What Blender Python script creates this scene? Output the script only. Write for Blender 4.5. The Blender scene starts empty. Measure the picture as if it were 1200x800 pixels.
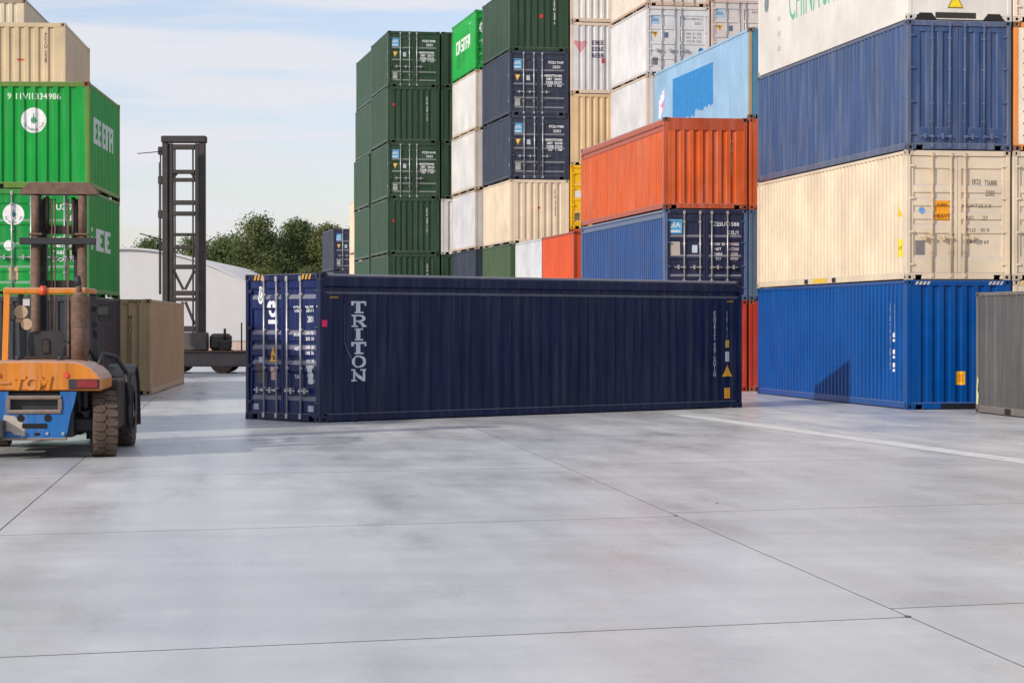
import bpy, bmesh, math, random
from mathutils import Vector, Matrix, Quaternion

random.seed(7)
SC = bpy.context.scene
C = SC.collection
R = math.radians

# ---------------------------------------------------------------- camera
cam = bpy.data.cameras.new('camera')
cam.sensor_fit = 'HORIZONTAL'; cam.sensor_width = 36.0; cam.lens = 80.73
cam.clip_start = 0.1; cam.clip_end = 6000
cam_ob = bpy.data.objects.new('camera', cam); C.objects.link(cam_ob)
cam_ob.location = (0, 0, 1.885)
cam_ob.rotation_euler = (R(90) - 0.0071, 0, 0)
SC.camera = cam_ob

# ---------------------------------------------------------------- sky, sun, exposure
SUN_EL = R(25.0)
SUN_AZ = math.atan2(-0.675, -0.738)           # direction towards the sun, seen from above
sun_dir = Vector((math.cos(SUN_AZ) * math.cos(SUN_EL), math.sin(SUN_AZ) * math.cos(SUN_EL), math.sin(SUN_EL)))
w = bpy.data.worlds.new('World'); SC.world = w; w.use_nodes = True
nt = w.node_tree; nt.nodes.clear()
def wn(t, **k):
    n = nt.nodes.new(t)
    for a, b in k.items(): setattr(n, a, b)
    return n
wo = wn('ShaderNodeOutputWorld'); bg = wn('ShaderNodeBackground'); bg.inputs['Strength'].default_value = 0.15
sky = wn('ShaderNodeTexSky', sky_type='NISHITA', sun_disc=False)
sky.sun_elevation = SUN_EL; sky.sun_rotation = math.atan2(sun_dir.x, sun_dir.y)
sky.air_density = 1.0; sky.dust_density = 0.9; sky.ozone_density = 1.5; sky.altitude = 0
tc = wn('ShaderNodeTexCoord'); mp = wn('ShaderNodeMapping'); mp.inputs['Scale'].default_value = (2.4, 2.4, 24)
mp.inputs['Location'].default_value = (3.1, 0.4, 0.35)
no = wn('ShaderNodeTexNoise'); no.inputs['Scale'].default_value = 2.3; no.inputs['Detail'].default_value = 8; no.inputs['Roughness'].default_value = 0.55
rp = wn('ShaderNodeValToRGB'); rp.color_ramp.elements[0].position = 0.41; rp.color_ramp.elements[0].color = (.16, .16, .16, 1)
rp.color_ramp.elements[1].position = 0.58; rp.color_ramp.elements[1].color = (.93, .93, .93, 1)
mx = wn('ShaderNodeMix', data_type='RGBA'); mx.inputs['B'].default_value = (4.3, 4.32, 4.6, 1)
L_ = nt.links.new
L_(tc.outputs['Generated'], mp.inputs['Vector']); L_(mp.outputs['Vector'], no.inputs['Vector']); L_(no.outputs['Fac'], rp.inputs['Fac'])
L_(rp.outputs['Color'], mx.inputs['Factor']); tn_ = wn('ShaderNodeMix', data_type='RGBA', blend_type='MULTIPLY'); tn_.inputs['Factor'].default_value = 1; tn_.inputs['B'].default_value = (.86, .79, .87, 1)
L_(sky.outputs['Color'], tn_.inputs['A']); L_(tn_.outputs['Result'], mx.inputs['A']); L_(mx.outputs['Result'], bg.inputs['Color']); L_(bg.outputs[0], wo.inputs['Surface'])

sl = bpy.data.lights.new('sun', 'SUN'); sl.energy = 2.65; sl.angle = R(0.9); sl.color = (1.0, 0.92, 0.81)
so = bpy.data.objects.new('sun', sl); C.objects.link(so)
so.rotation_euler = sun_dir.to_track_quat('Z', 'Y').to_euler(); so.location = (-40, -40, 40)

SC.view_settings.view_transform = 'Standard'; SC.view_settings.look = 'None'
SC.view_settings.exposure = 0.32; SC.view_settings.gamma = 1.0; SC.view_settings.use_curve_mapping = False

# ---------------------------------------------------------------- colours and materials
def lin(c): return c / 12.92 if c <= 0.04045 else ((c + 0.055) / 1.055) ** 2.4
def rgb(r, g, b): return (lin(r / 255), lin(g / 255), lin(b / 255))

def newmat(name):
    m = bpy.data.materials.new(name); m.use_nodes = True
    t = m.node_tree; t.nodes.clear()
    o = t.nodes.new('ShaderNodeOutputMaterial'); p = t.nodes.new('ShaderNodeBsdfPrincipled')
    t.links.new(p.outputs[0], o.inputs[0])
    return m, t, p
def nd(t, ty, **k):
    n = t.nodes.new(ty)
    for a, b in k.items(): setattr(n, a, b)
    return n
def ramp(t, lo, hi, c0=(0, 0, 0, 1), c1=(1, 1, 1, 1)):
    n = t.nodes.new('ShaderNodeValToRGB'); e = n.color_ramp.elements
    e[0].position = lo; e[1].position = hi; e[0].color = c0; e[1].color = c1
    return n
def noise(t, vec, scale, detail=4, rough=0.55, sc=(1, 1, 1)):
    m = t.nodes.new('ShaderNodeMapping'); m.inputs['Scale'].default_value = sc
    n = t.nodes.new('ShaderNodeTexNoise'); n.inputs['Scale'].default_value = scale
    n.inputs['Detail'].default_value = detail; n.inputs['Roughness'].default_value = rough
    t.links.new(vec, m.inputs['Vector']); t.links.new(m.outputs[0], n.inputs['Vector'])
    return n.outputs['Fac']
def mixc(t, fac, a, b, mode='MIX'):
    n = t.nodes.new('ShaderNodeMix'); n.data_type = 'RGBA'; n.blend_type = mode
    for s, v in (('Factor', fac), ('A', a), ('B', b)):
        i = [q for q in n.inputs if q.name == s and (s == 'Factor' or q.type == 'RGBA')][0]
        if isinstance(v, (int, float)): i.default_value = v
        elif isinstance(v, tuple): i.default_value = v if len(v) == 4 else (*v, 1)
        else: t.links.new(v, i)
    return [q for q in n.outputs if q.type == 'RGBA'][0]
def math_(t, op, a, b=0.0):
    n = t.nodes.new('ShaderNodeMath'); n.operation = op
    for i, v in enumerate((a, b)):
        if isinstance(v, (int, float)): n.inputs[i].default_value = v
        else: t.links.new(v, n.inputs[i])
    return n.outputs[0]

def paint_material(name, rough=0.42, metal=0.0, bump=0.25):
    """weathered paint; the colour is the object's own colour, its alpha says how worn it is"""
    m, t, p = newmat(name)
    oi = nd(t, 'ShaderNodeObjectInfo'); tc = nd(t, 'ShaderNodeTexCoord')
    v = nd(t, 'ShaderNodeVectorMath', operation='MULTIPLY_ADD')
    t.links.new(oi.outputs['Location'], v.inputs[0]); v.inputs[1].default_value = (.37, .53, .91); t.links.new(tc.outputs['Object'], v.inputs[2])
    vec = v.outputs[0]; wear = oi.outputs['Alpha']
    n1 = noise(t, vec, 0.8, 5, 0.6)
    r1 = ramp(t, 0.3, 0.72, (.84, .84, .84, 1), (1.13, 1.13, 1.12, 1)); t.links.new(n1, r1.inputs[0])
    col = mixc(t, 1.0, oi.outputs['Color'], r1.outputs[0], 'MULTIPLY')
    # chalky fading in vertical runs
    n2 = noise(t, vec, 1.6, 5, 0.6, (5, 5, .3))
    r2 = ramp(t, 0.47, 0.76); t.links.new(n2, r2.inputs[0])
    col = mixc(t, math_(t, 'MULTIPLY', r2.outputs[0], math_(t, 'MULTIPLY', wear, .30)), col, (.42, .40, .38))
    # grime runs
    n3 = noise(t, vec, 2.3, 6, 0.65, (4, 4, .22))
    r3 = ramp(t, 0.52, 0.8); t.links.new(n3, r3.inputs[0])
    col = mixc(t, math_(t, 'MULTIPLY', r3.outputs[0], math_(t, 'MULTIPLY', wear, .55)), col, (.075, .055, .04))
    # rust spots
    n4 = noise(t, vec, 3.4, 9, 0.72, (1, 1, .6))
    thr = math_(t, 'SUBTRACT', .80, math_(t, 'MULTIPLY', wear, .16))
    rm = math_(t, 'MULTIPLY', math_(t, 'SUBTRACT', n4, thr), 16.0)
    rc = nd(t, 'ShaderNodeClamp'); t.links.new(rm, rc.inputs[0])
    n5 = noise(t, vec, 22, 3)
    rust = mixc(t, n5, (.10, .032, .012), (.30, .11, .035))
    col = mixc(t, rc.outputs[0], col, rust)
    gn = nd(t, 'ShaderNodeNewGeometry'); sx = nd(t, 'ShaderNodeSeparateXYZ'); t.links.new(gn.outputs['True Normal'], sx.inputs[0])
    dm = ramp(t, .12, .30); t.links.new(sx.outputs['Z'], dm.inputs[0])
    col = mixc(t, math_(t, 'MULTIPLY', dm.outputs[0], math_(t, 'ADD', .30, math_(t, 'MULTIPLY', n1, .35))), col, (.36, .35, .37))
    t.links.new(col, p.inputs['Base Color'])
    rr = math_(t, 'ADD', rough, math_(t, 'MULTIPLY', math_(t, 'ADD', math_(t, 'SUBTRACT', n1, .5), rc.outputs[0]), .35))
    t.links.new(rr, p.inputs['Roughness']); p.inputs['Metallic'].default_value = metal; p.inputs['Specular IOR Level'].default_value = .24
    bn = noise(t, vec, 1.5, 3, 0.5)
    b = nd(t, 'ShaderNodeBump'); b.inputs['Strength'].default_value = bump; b.inputs['Distance'].default_value = 0.03
    t.links.new(bn, b.inputs['Height']); t.links.new(b.outputs[0], p.inputs['Normal'])
    return m

def plain(name, col, rough=0.6, metal=0.0, var=0.15, scale=6.0, bump=0.0):
    m, t, p = newmat(name); tc = nd(t, 'ShaderNodeTexCoord')
    n = noise(t, tc.outputs['Object'], scale, 6, .6)
    r = ramp(t, .25, .75, tuple(c * (1 - var) for c in col) + (1,), tuple(min(1, c * (1 + var)) for c in col) + (1,))
    t.links.new(n, r.inputs[0]); t.links.new(r.outputs[0], p.inputs['Base Color'])
    p.inputs['Roughness'].default_value = rough; p.inputs['Metallic'].default_value = metal
    if bump:
        b = nd(t, 'ShaderNodeBump'); b.inputs['Strength'].default_value = bump; b.inputs['Distance'].default_value = 0.02
        t.links.new(n, b.inputs['Height']); t.links.new(b.outputs[0], p.inputs['Normal'])
    return m

def decal_material():
    m, t, p = newmat('printed_film')
    oi = nd(t, 'ShaderNodeObjectInfo'); tc = nd(t, 'ShaderNodeTexCoord')
    n = noise(t, tc.outputs['Object'], 9, 6, .7)
    r = ramp(t, .35, .7, (.78, .78, .78, 1), (1.03, 1.03, 1.03, 1)); t.links.new(n, r.inputs[0])
    t.links.new(mixc(t, 1.0, oi.outputs['Color'], r.outputs[0], 'MULTIPLY'), p.inputs['Base Color'])
    p.inputs['Roughness'].default_value = .5
    return m

M = {}
M['paint'] = paint_material('container_paint', .40, 0, .42)
M['glossy'] = paint_material('fresh_container_paint', .34, 0, .32)
M['dark'] = plain('dark_void', (.008, .008, .008), .9)
M['galv'] = plain('galvanised_steel', (.42, .42, .43), .40, .55, .22, 14)
M['gasket'] = plain('rubber_gasket', (.02, .02, .02), .8)
M['decal'] = decal_material()
M['rubber'] = plain('tyre_rubber', (.085, .058, .044), .85, 0, .4, 18, .3)
M['mastmetal'] = plain('greasy_mast_steel', (.05, .036, .031), .5, .3, .45, 5, .15)
M['blacksteel'] = plain('black_painted_steel', (.028, .029, .032), .55, .1, .4, 6, .1)
M['rustpipe'] = plain('rusty_pipe', (.17, .105, .075), .8, .2, .35, 12, .3)
M['fabricroof'] = plain('white_tent_fabric', (.54, .535, .545), .6, 0, .04, .8)
M['pinkwall'] = plain('pale_render', (.50, .38, .32), .9, 0, .2, 1.5)
M['redlens'] = plain('red_lens', (.22, .016, .018), .25)
M['redlamp'] = plain('red_beacon', (.62, .07, .03), .3)
M['glass'] = plain('cab_glass', (.03, .035, .04), .08)
M['beige'] = plain('tan_plastic', (.45, .32, .20), .5, 0, .2, 8)
M['brownwh'] = plain('cladding', (.42, .43, .45), .6, .1, .1, 1)

def sealant():
    return plain('joint_sealant', (.13, .13, .135), .95)
M['sealant'] = sealant()

def concrete():
    m, t, p = newmat('power_floated_concrete')
    g = nd(t, 'ShaderNodeNewGeometry'); oi = nd(t, 'ShaderNodeObjectInfo')
    v = g.outputs['Position']
    rot = nd(t, 'ShaderNodeMapping'); rot.inputs['Rotation'].default_value = (0, 0, -R(7)); t.links.new(v, rot.inputs['Vector']); vr = rot.outputs[0]
    big = noise(t, vr, .085, 5, .55, (1.5, .8, 1))
    mid = noise(t, vr, .55, 6, .6, (1.8, .55, 1))
    lanes = noise(t, vr, .55, 3, .5, (1.5, .06, 1))       # tyre lanes along the yard
    cross = noise(t, vr, .6, 4, .55, (.28, 1.9, 1))      # trowel passes across
    fine = noise(t, v, 9, 8, .7)
    r = ramp(t, .30, .70, (.485, .494, .508, 1), (.665, .664, .656, 1)); t.links.new(big, r.inputs[0])
    def layer(col, src, lo, hi, a, b):
        q = ramp(t, lo, hi, (a, a, a, 1), (b, b, b * .995, 1)); t.links.new(src, q.inputs[0])
        return mixc(t, 1.0, col, q.outputs[0], 'MULTIPLY')
    col = layer(r.outputs[0], mid, .33, .67, .92, 1.06)
    col = layer(col, lanes, .33, .67, .85, 1.07)
    col = layer(col, cross, .34, .66, .92, 1.05)
    col = layer(col, fine, .25, .75, .95, 1.04)
    grit = noise(t, v, 38, 4, .75); col = layer(col, grit, .3, .7, .93, 1.05)
    peb = noise(t, v, 2.4, 9, .8); col = layer(col, peb, .35, .65, .94, 1.04)
    rs = ramp(t, 0, 1, (.96, .96, .97, 1), (1.03, 1.03, 1.02, 1)); t.links.new(oi.outputs['Random'], rs.inputs[0])
    col = mixc(t, 1.0, col, rs.outputs[0], 'MULTIPLY')
    # dark tyre scuffs and drips
    st = noise(t, vr, 1.1, 8, .7, (1.2, .35, 1)); sr = ramp(t, .66, .80); t.links.new(st, sr.inputs[0])
    col = mixc(t, math_(t, 'MULTIPLY', sr.outputs[0], .30), col, (.20, .20, .205))
    t.links.new(col, p.inputs['Base Color'])
    rr = ramp(t, .3, .7, (.22, .22, .22, 1), (.44, .44, .44, 1)); t.links.new(mid, rr.inputs[0]); t.links.new(rr.outputs[0], p.inputs['Roughness'])
    p.inputs['Specular IOR Level'].default_value = .5
    b = nd(t, 'ShaderNodeBump'); b.inputs['Strength'].default_value = .12; b.inputs['Distance'].default_value = .01
    t.links.new(fine, b.inputs['Height']); t.links.new(b.outputs[0], p.inputs['Normal'])
    return m
M['concrete'] = concrete()
M['gravelly'] = plain('yard_hardstanding', (.36, .36, .365), .8, 0, .12, .3)

def leafmat():
    m, t, p = newmat('foliage')
    g = nd(t, 'ShaderNodeNewGeometry'); oi = nd(t, 'ShaderNodeObjectInfo'); tc = nd(t, 'ShaderNodeTexCoord')
    n = noise(t, tc.outputs['Object'], .55, 3, .6)
    f = math_(t, 'ADD', math_(t, 'MULTIPLY', g.outputs['Random Per Island'], .35), math_(t, 'MULTIPLY', n, .8))
    r = ramp(t, .25, .95, (.08, .11, .048, 1), (.20, .225, .10, 1)); t.links.new(f, r.inputs[0])
    tint = mixc(t, oi.outputs['Random'], (.85, 1.0, .95), (1.08, 1.0, .78))
    t.links.new(mixc(t, 1.0, r.outputs[0], tint, 'MULTIPLY'), p.inputs['Base Color'])
    p.inputs['Roughness'].default_value = .7; p.inputs['Specular IOR Level'].default_value = .15
    tl = nd(t, 'ShaderNodeBsdfTranslucent'); ms_ = nd(t, 'ShaderNodeMixShader'); ms_.inputs[0].default_value = .42
    cl_ = p.inputs['Base Color'].links[0].from_socket; t.links.new(cl_, tl.inputs['Color'])
    o = [q for q in t.nodes if q.type == 'OUTPUT_MATERIAL'][0]; t.links.new(p.outputs[0], ms_.inputs[1]); t.links.new(tl.outputs[0], ms_.inputs[2]); t.links.new(ms_.outputs[0], o.inputs[0])
    return m
M['leaf'] = leafmat()
M['bark'] = plain('bark', (.11, .085, .065), .9, 0, .3, 3, .3)

# ---------------------------------------------------------------- mesh helpers
class MB:
    def __init__(s): s.v = []; s.f = []; s.m = []; s.sm = []
    def face(s, idx, mat=0, smooth=False): s.f.append(tuple(idx)); s.m.append(mat); s.sm.append(smooth)
    def pts(s, ps):
        n = len(s.v); s.v += [tuple(p) for p in ps]; return n
    def box(s, x0, x1, y0, y1, z0, z1, mat=0):
        n = s.pts([(x0, y0, z0), (x1, y0, z0), (x1, y1, z0), (x0, y1, z0), (x0, y0, z1), (x1, y0, z1), (x1, y1, z1), (x0, y1, z1)])
        for q in ((0, 3, 2, 1), (4, 5, 6, 7), (0, 1, 5, 4), (1, 2, 6, 5), (2, 3, 7, 6), (3, 0, 4, 7)): s.face([n + i for i in q], mat)
        return s
    def cbox(s, x0, x1, y0, y1, z0, z1, c=.008, mat=0):
        """box with chamfered edges"""
        X, Y, Z = (x0, x1), (y0, y1), (z0, z1); idx = {}
        for i in (0, 1):
            for j in (0, 1):
                for k in (0, 1):
                    sx, sy, sz = (1, -1)[i], (1, -1)[j], (1, -1)[k]
                    idx[i, j, k, 'x'] = s.pts([(X[i], Y[j] + sy * c, Z[k] + sz * c)])
                    idx[i, j, k, 'y'] = s.pts([(X[i] + sx * c, Y[j], Z[k] + sz * c)])
                    idx[i, j, k, 'z'] = s.pts([(X[i] + sx * c, Y[j] + sy * c, Z[k])])
        cen = Vector(((x0 + x1) / 2, (y0 + y1) / 2, (z0 + z1) / 2))
        def add(l):
            P = [Vector(s.v[i]) for i in l]; n = (P[1] - P[0]).cross(P[2] - P[0])
            mid = sum(P, Vector()) / len(P)
            s.face(l if n.dot(mid - cen) > 0 else l[::-1], mat)
        for i in (0, 1):
            add([idx[i, 0, 0, 'x'], idx[i, 1, 0, 'x'], idx[i, 1, 1, 'x'], idx[i, 0, 1, 'x']])
            add([idx[0, i, 0, 'y'], idx[1, i, 0, 'y'], idx[1, i, 1, 'y'], idx[0, i, 1, 'y']])
            add([idx[0, 0, i, 'z'], idx[1, 0, i, 'z'], idx[1, 1, i, 'z'], idx[0, 1, i, 'z']])
        for a in (0, 1):
            for b in (0, 1):
                add([idx[a, b, 0, 'x'], idx[a, b, 1, 'x'], idx[a, b, 1, 'y'], idx[a, b, 0, 'y']])
                add([idx[a, 0, b, 'x'], idx[a, 1, b, 'x'], idx[a, 1, b, 'z'], idx[a, 0, b, 'z']])
                add([idx[0, a, b, 'y'], idx[1, a, b, 'y'], idx[1, a, b, 'z'], idx[0, a, b, 'z']])
                for k in (0, 1): add([idx[a, b, k, 'x'], idx[a, b, k, 'y'], idx[a, b, k, 'z']])
        return s
    def tube(s, p0, p1, r0, r1=None, n=10, mat=0, caps=True, smooth=True):
        r1 = r0 if r1 is None else r1
        p0, p1 = Vector(p0), Vector(p1); d = (p1 - p0).normalized()
        a = d.orthogonal().normalized(); b = d.cross(a)
        c = [(math.cos(2 * math.pi * i / n), math.sin(2 * math.pi * i / n)) for i in range(n)]
        k = s.pts([p0 + (a * x + b * y) * r0 for x, y in c] + [p1 + (a * x + b * y) * r1 for x, y in c])
        for i in range(n): s.face([k + i, k + (i + 1) % n, k + n + (i + 1) % n, k + n + i], mat, smooth)
        if caps: s.face([k + i for i in range(n)][::-1], mat); s.face([k + n + i for i in range(n)], mat)
        return s
    def bar(s, p0, p1, wx, wz, mat=0, up=(0, 0, 1)):
        """square bar from p0 to p1"""
        p0, p1 = Vector(p0), Vector(p1); d = (p1 - p0).normalized(); up = Vector(up)
        if abs(d.dot(up)) > .97: up = Vector((0, 1, 0))
        a = d.cross(up).normalized(); b = a.cross(d).normalized()
        o = [a * wx / 2 * i + b * wz / 2 * j for i, j in ((-1, -1), (1, -1), (1, 1), (-1, 1))]
        k = s.pts([p0 + q for q in o] + [p1 + q for q in o])
        for i in range(4): s.face([k + i, k + (i + 1) % 4, k + 4 + (i + 1) % 4, k + 4 + i], mat)
        s.face([k + 3, k + 2, k + 1, k], mat); s.face([k + 4, k + 5, k + 6, k + 7], mat)
        return s
    def prism(s, poly, fn, h0, h1, mat=0, smooth=False):
        """poly: ring of 2d points; fn(a,b,h) -> xyz"""
        n = len(poly); k = s.pts([fn(a, b, h0) for a, b in poly] + [fn(a, b, h1) for a, b in poly])
        for i in range(n): s.face([k + i, k + (i + 1) % n, k + n + (i + 1) % n, k + n + i], mat, smooth)
        s.face([k + i for i in range(n)][::-1], mat); s.face([k + n + i for i in range(n)], mat)
        return s
    def mesh(s, name, mats, fix=False):
        me = bpy.data.meshes.new(name); me.from_pydata(s.v, [], s.f)
        for m in mats: me.materials.append(M[m] if isinstance(m, str) else m)
        me.polygons.foreach_set('material_index', s.m); me.polygons.foreach_set('use_smooth', s.sm)
        if fix:
            bm = bmesh.new(); bm.from_mesh(me); bmesh.ops.recalc_face_normals(bm, faces=bm.faces); bm.to_mesh(me); bm.free()
        me.update(); return me

def ob(name, me, parent=None, color=None, loc=None, wear=.4):
    o = bpy.data.objects.new(name, me); C.objects.link(o)
    if parent is not None: o.parent = parent
    if loc is not None: o.location = loc
    if color is not None: o.color = (*color, wear)
    return o
def empty(name, loc, rz, label, cat, group=None):
    o = bpy.data.objects.new(name, None); C.objects.link(o); o.location = loc; o.rotation_euler = (0, 0, rz)
    o.empty_display_size = .3
    o['label'] = label; o['category'] = cat
    if group: o['group'] = group
    return o
CACHE = {}
def cached(key, fn):
    if key not in CACHE: CACHE[key] = fn()
    return CACHE[key]

# ---------------------------------------------------------------- ground
g = MB().box(-2500, 2500, -300, 4000, -.25, -.03)
go = ob('ground', g.mesh('ground', ['gravelly'])); go['kind'] = 'structure'; go['label'] = 'wide pale grey concrete container yard'
UV = Vector((-.118, .993)); VV = Vector((.950, .312)); LU, LV = 7.87, 6.62; O0 = Vector((2.57, 14.83)); GAP = .014
sb = MB().box(-48, 48, -20, 140, -.024, -.008)
s_o = ob('joint_filler', sb.mesh('joint_filler', ['sealant']), go)
def slab_mesh():
    m = MB(); GV = .0065; q = [(GV, GAP), (LV - GV, GAP), (LV - GV, LU - GAP), (GV, LU - GAP)]
    P = [VV * a + UV * b for a, b in q]
    k = m.pts([(p.x, p.y, -.02) for p in P] + [(p.x, p.y, 0) for p in P])
    for i in range(4): m.face([k + i, k + (i + 1) % 4, k + 4 + (i + 1) % 4, k + 4 + i], 1)
    m.face([k + 4, k + 5, k + 6, k + 7])
    return m.mesh('concrete_slab', ['concrete', 'sealant'])
sm_ = slab_mesh()
ns = 0
for i in range(-6, 7):
    for j in range(-4, 17):
        p = O0 + VV * (LV * i) + UV * (LU * j + (.45 if i >= 0 else 0))
        if not (-20 < p.y < 132) or ns > 295: continue
        if abs(p.x + 3) > 9 + .30 * max(p.y, 0) + 12: continue
        ob('concrete_slab', sm_, go, loc=(p.x, p.y, 0)); ns += 1
rs_ = random.Random(9)
for (sx_, sy_, sr_) in ((2.56, 14.85, .030), (1.62, 22.75, .026), (2.17, 24.3, .022)):
    m = MB(); k = m.pts([(sx_ + sr_ * rs_.uniform(.6, 1.2) * math.cos(2 * math.pi * i / 9), sy_ + 1.6 * sr_ * rs_.uniform(.6, 1.2) * math.sin(2 * math.pi * i / 9), .0045) for i in range(9)]); m.face([k + i for i in range(9)])
    ob('tar_spot', m.mesh('tar_spot', ['sealant']), go)
# pale stripe laid on the concrete, mottled by noise
def strip(name, a, b, wid, mat, z):
    a, b = Vector(a), Vector(b); n = (b - a).normalized(); n = Vector((-n.y, n.x)) * wid / 2
    m = MB(); k = m.pts([(*(a + n), z), (*(a - n), z), (*(b - n), z), (*(b + n), z)]); m.face([k, k + 1, k + 2, k + 3])
    return ob(name, m.mesh(name, [mat], True))
mp_, t_, p_ = newmat('mottled_stripe')
gg = nd(t_, 'ShaderNodeNewGeometry'); nn = noise(t_, gg.outputs['Position'], 3.0, 8, .7)
r_ = ramp(t_, .36, .52, (.52, .52, .51, 1), (.70, .69, .66, 1)); t_.links.new(nn, r_.inputs[0]); t_.links.new(r_.outputs[0], p_.inputs['Base Color']); p_.inputs['Roughness'].default_value = .6
ln = strip('pale_stripe', (3.55, 48.2), (8.9, 23.2), .46, mp_, .004); ln['kind'] = 'structure'; ln['label'] = 'pale stripe on the concrete'

# ---------------------------------------------------------------- containers
W = 2.438; HS = 2.591; HH = 2.896
class Prof:
    def __init__(s, bp): s.bp = bp
    def __call__(s, t):
        b = s.bp
        if t <= b[0][0]: return b[0][1]
        for (a, c), (d, e) in zip(b, b[1:]):
            if t <= d: return c + (e - c) * (t - a) / max(d - a, 1e-9)
        return b[-1][1]
def corr(t0, t1, outer, slope, inner, depth):
    pitch = outer + inner + 2 * slope; n = int((t1 - t0 - outer) // pitch); rest = (t1 - t0 - outer - n * pitch) / 2
    bp = [(t0, 0)]; t = t0 + rest
    for i in range(n):
        t += outer; bp.append((t, 0)); t += slope; bp.append((t, depth)); t += inner; bp.append((t, depth)); t += slope; bp.append((t, 0))
    bp.append((t1, 0)); return Prof(bp)
def side_prof(L, kind):
    if kind == 'flat': return Prof([(.1, 0), (L - .1, 0)])
    if kind == 'fine': return corr(.1, L - .1, .075, .028, .05, .030)
    return corr(.1, L - .1, .072, .068, .070, .036)
def end_prof(kind='std'):
    if kind == 'flat': return Prof([(.1, 0), (W - .1, 0)])
    return corr(.1, W - .1, .110, .030, .100, .046)
def door_prof(H, style):
    z0, z1 = .165, H - .135
    if style == 'five': zs = [(.41, .98), (1.11, 1.29), (1.41, 1.58), (1.70, 2.22), (2.40, 2.62)]; bv = .085
    elif style == 'three': zs = [(.30, .60), (.68, 1.17), (1.24, 1.73), (1.80, 2.25)]; bv = .06
    else: zs = [(.5, 1.05), (1.22, 1.36), (1.50, 1.66), (1.80, 1.96), (2.10, 2.5)]; bv = .045
    k = H / 2.896 if style != 'three' else H / 2.591
    bp = [(z0, 0)]
    for a, b in zs:
        bp += [(a * k, 0), ((a + bv) * k, .028), ((b - .03) * k, .028), (b * k, 0)]
    bp.append((z1, 0)); return Prof(bp)

def sheet(bp, fn, lo, hi, mat='paint'):
    m = MB(); k = m.pts([fn(t, d, lo) for t, d in bp] + [fn(t, d, hi) for t, d in bp]); n = len(bp)
    for i in range(n - 1): m.face([k + i, k + i + 1, k + n + i + 1, k + n + i])
    return m

def casting_mesh(pm):
    m = MB(); X, Y, Z = .178, .162, .118
    def holed(o, a, b, n, wa, wb):
        o, a, b, n = map(Vector, (o, a, b, n))
        def q(f): return [o + a * x + b * y for x, y in f]
        A, Bq = a.length, b.length
        an, bn = a / A, b / Bq
        ou = [o, o + a, o + a + b, o + b]
        c = o + a / 2 + b / 2
        inn = [c - an * wa - bn * wb, c + an * wa - bn * wb, c + an * wa + bn * wb, c - an * wa + bn * wb]
        dn = [p - n * .03 for p in inn]
        k = m.pts(ou + inn + dn)
        for i in range(4):
            j = (i + 1) % 4
            m.face([k + i, k + j, k + 4 + j, k + 4 + i], 0); m.face([k + 4 + i, k + 4 + j, k + 8 + j, k + 8 + i], 1)
        m.face([k + 8, k + 9, k + 10, k + 11], 1)
    holed((0, 0, 0), (X, 0, 0), (0, 0, Z), (0, -1, 0), .038, .030)
    holed((X, Y, 0), (-X, 0, 0), (0, 0, Z), (0, 1, 0), .038, .030)
    holed((0, Y, 0), (0, -Y, 0), (0, 0, Z), (-1, 0, 0), .030, .032)
    holed((X, 0, 0), (0, Y, 0), (0, 0, Z), (1, 0, 0), .030, .032)
    k = m.pts([(0, 0, 0), (X, 0, 0), (X, Y, 0), (0, Y, 0), (0, 0, Z), (X, 0, Z), (X, Y, Z), (0, Y, Z)])
    m.face([k + 3, k + 2, k + 1, k], 0); m.face([k + 4, k + 5, k + 6, k + 7], 0)
    return m.mesh('corner_casting', [pm, 'dark'])

def door_mesh(H, style, right, pm):
    """one leaf; local x inwards, spans half the opening"""
    ya, yb = (-.006, -(W / 2 - .105)) if right else (W / 2 - .105, .006)   # viewer's left to right
    m = MB(); x0 = .032; mg = .075; z0, z1 = .165, H - .135
    y_hi, y_lo = max(ya, yb), min(ya, yb)
    m.cbox(x0, x0 + .05, y_hi - mg, y_hi, z0, z1, .006); m.cbox(x0, x0 + .05, y_lo, y_lo + mg, z0, z1, .006)
    if style == 'vert':
        pr = corr(y_lo + mg, y_hi - mg, .10, .03, .11, .03)
        zb, zt = z0 + .34, z1 - .12
        k0 = sheet(pr.bp, lambda t, d, h: (x0 + .004 + d, t, h), zb, zt)
        n = m.pts(k0.v); 
        for f in k0.f: m.face([n + i for i in f][::-1])
        m.cbox(x0 + .002, x0 + .05, y_lo + mg, y_hi - mg, z0, zb, .006); m.cbox(x0 + .002, x0 + .05, y_lo + mg, y_hi - mg, zt, z1, .006)
    else:
        pr = door_prof(H, style)
        k0 = sheet(pr.bp, lambda t, d, h: (x0 + .003 + d, h, t), y_hi - mg, y_lo + mg)
        n = m.pts(k0.v)
        for f in k0.f: m.face([n + i for i in f][::-1])
    m.box(x0 + .052, x0 + .062, y_lo, y_hi, z0, z1)
    return m.mesh('door', [pm])
def bar_mesh(H, mat='galv'):
    m = MB(); r = .021
    m.tube((-.012, 0, .05), (-.012, 0, H - .045), r, n=8)
    for z in (.10, H - .10): m.cbox(-.04, .01, -.035, .035, z - .05, z + .05, .006)
    for z in (.36 * H, .62 * H, .22 * H, .86 * H): m.cbox(-.018, .034, -.042, .042, z - .022, z + .022, .005)
    return m.mesh('locking_bar', [mat])
def handle_mesh(mat='galv'):
    m = MB()
    m.cbox(-.035, -.015, -.30, 0, -.014, .014, .004); m.cbox(-.045, -.005, -.05, .03, -.03, .03, .006)
    m.cbox(-.05, .03, -.20, -.15, -.06, .06, .006)
    return m.mesh('handle', [mat])

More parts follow.
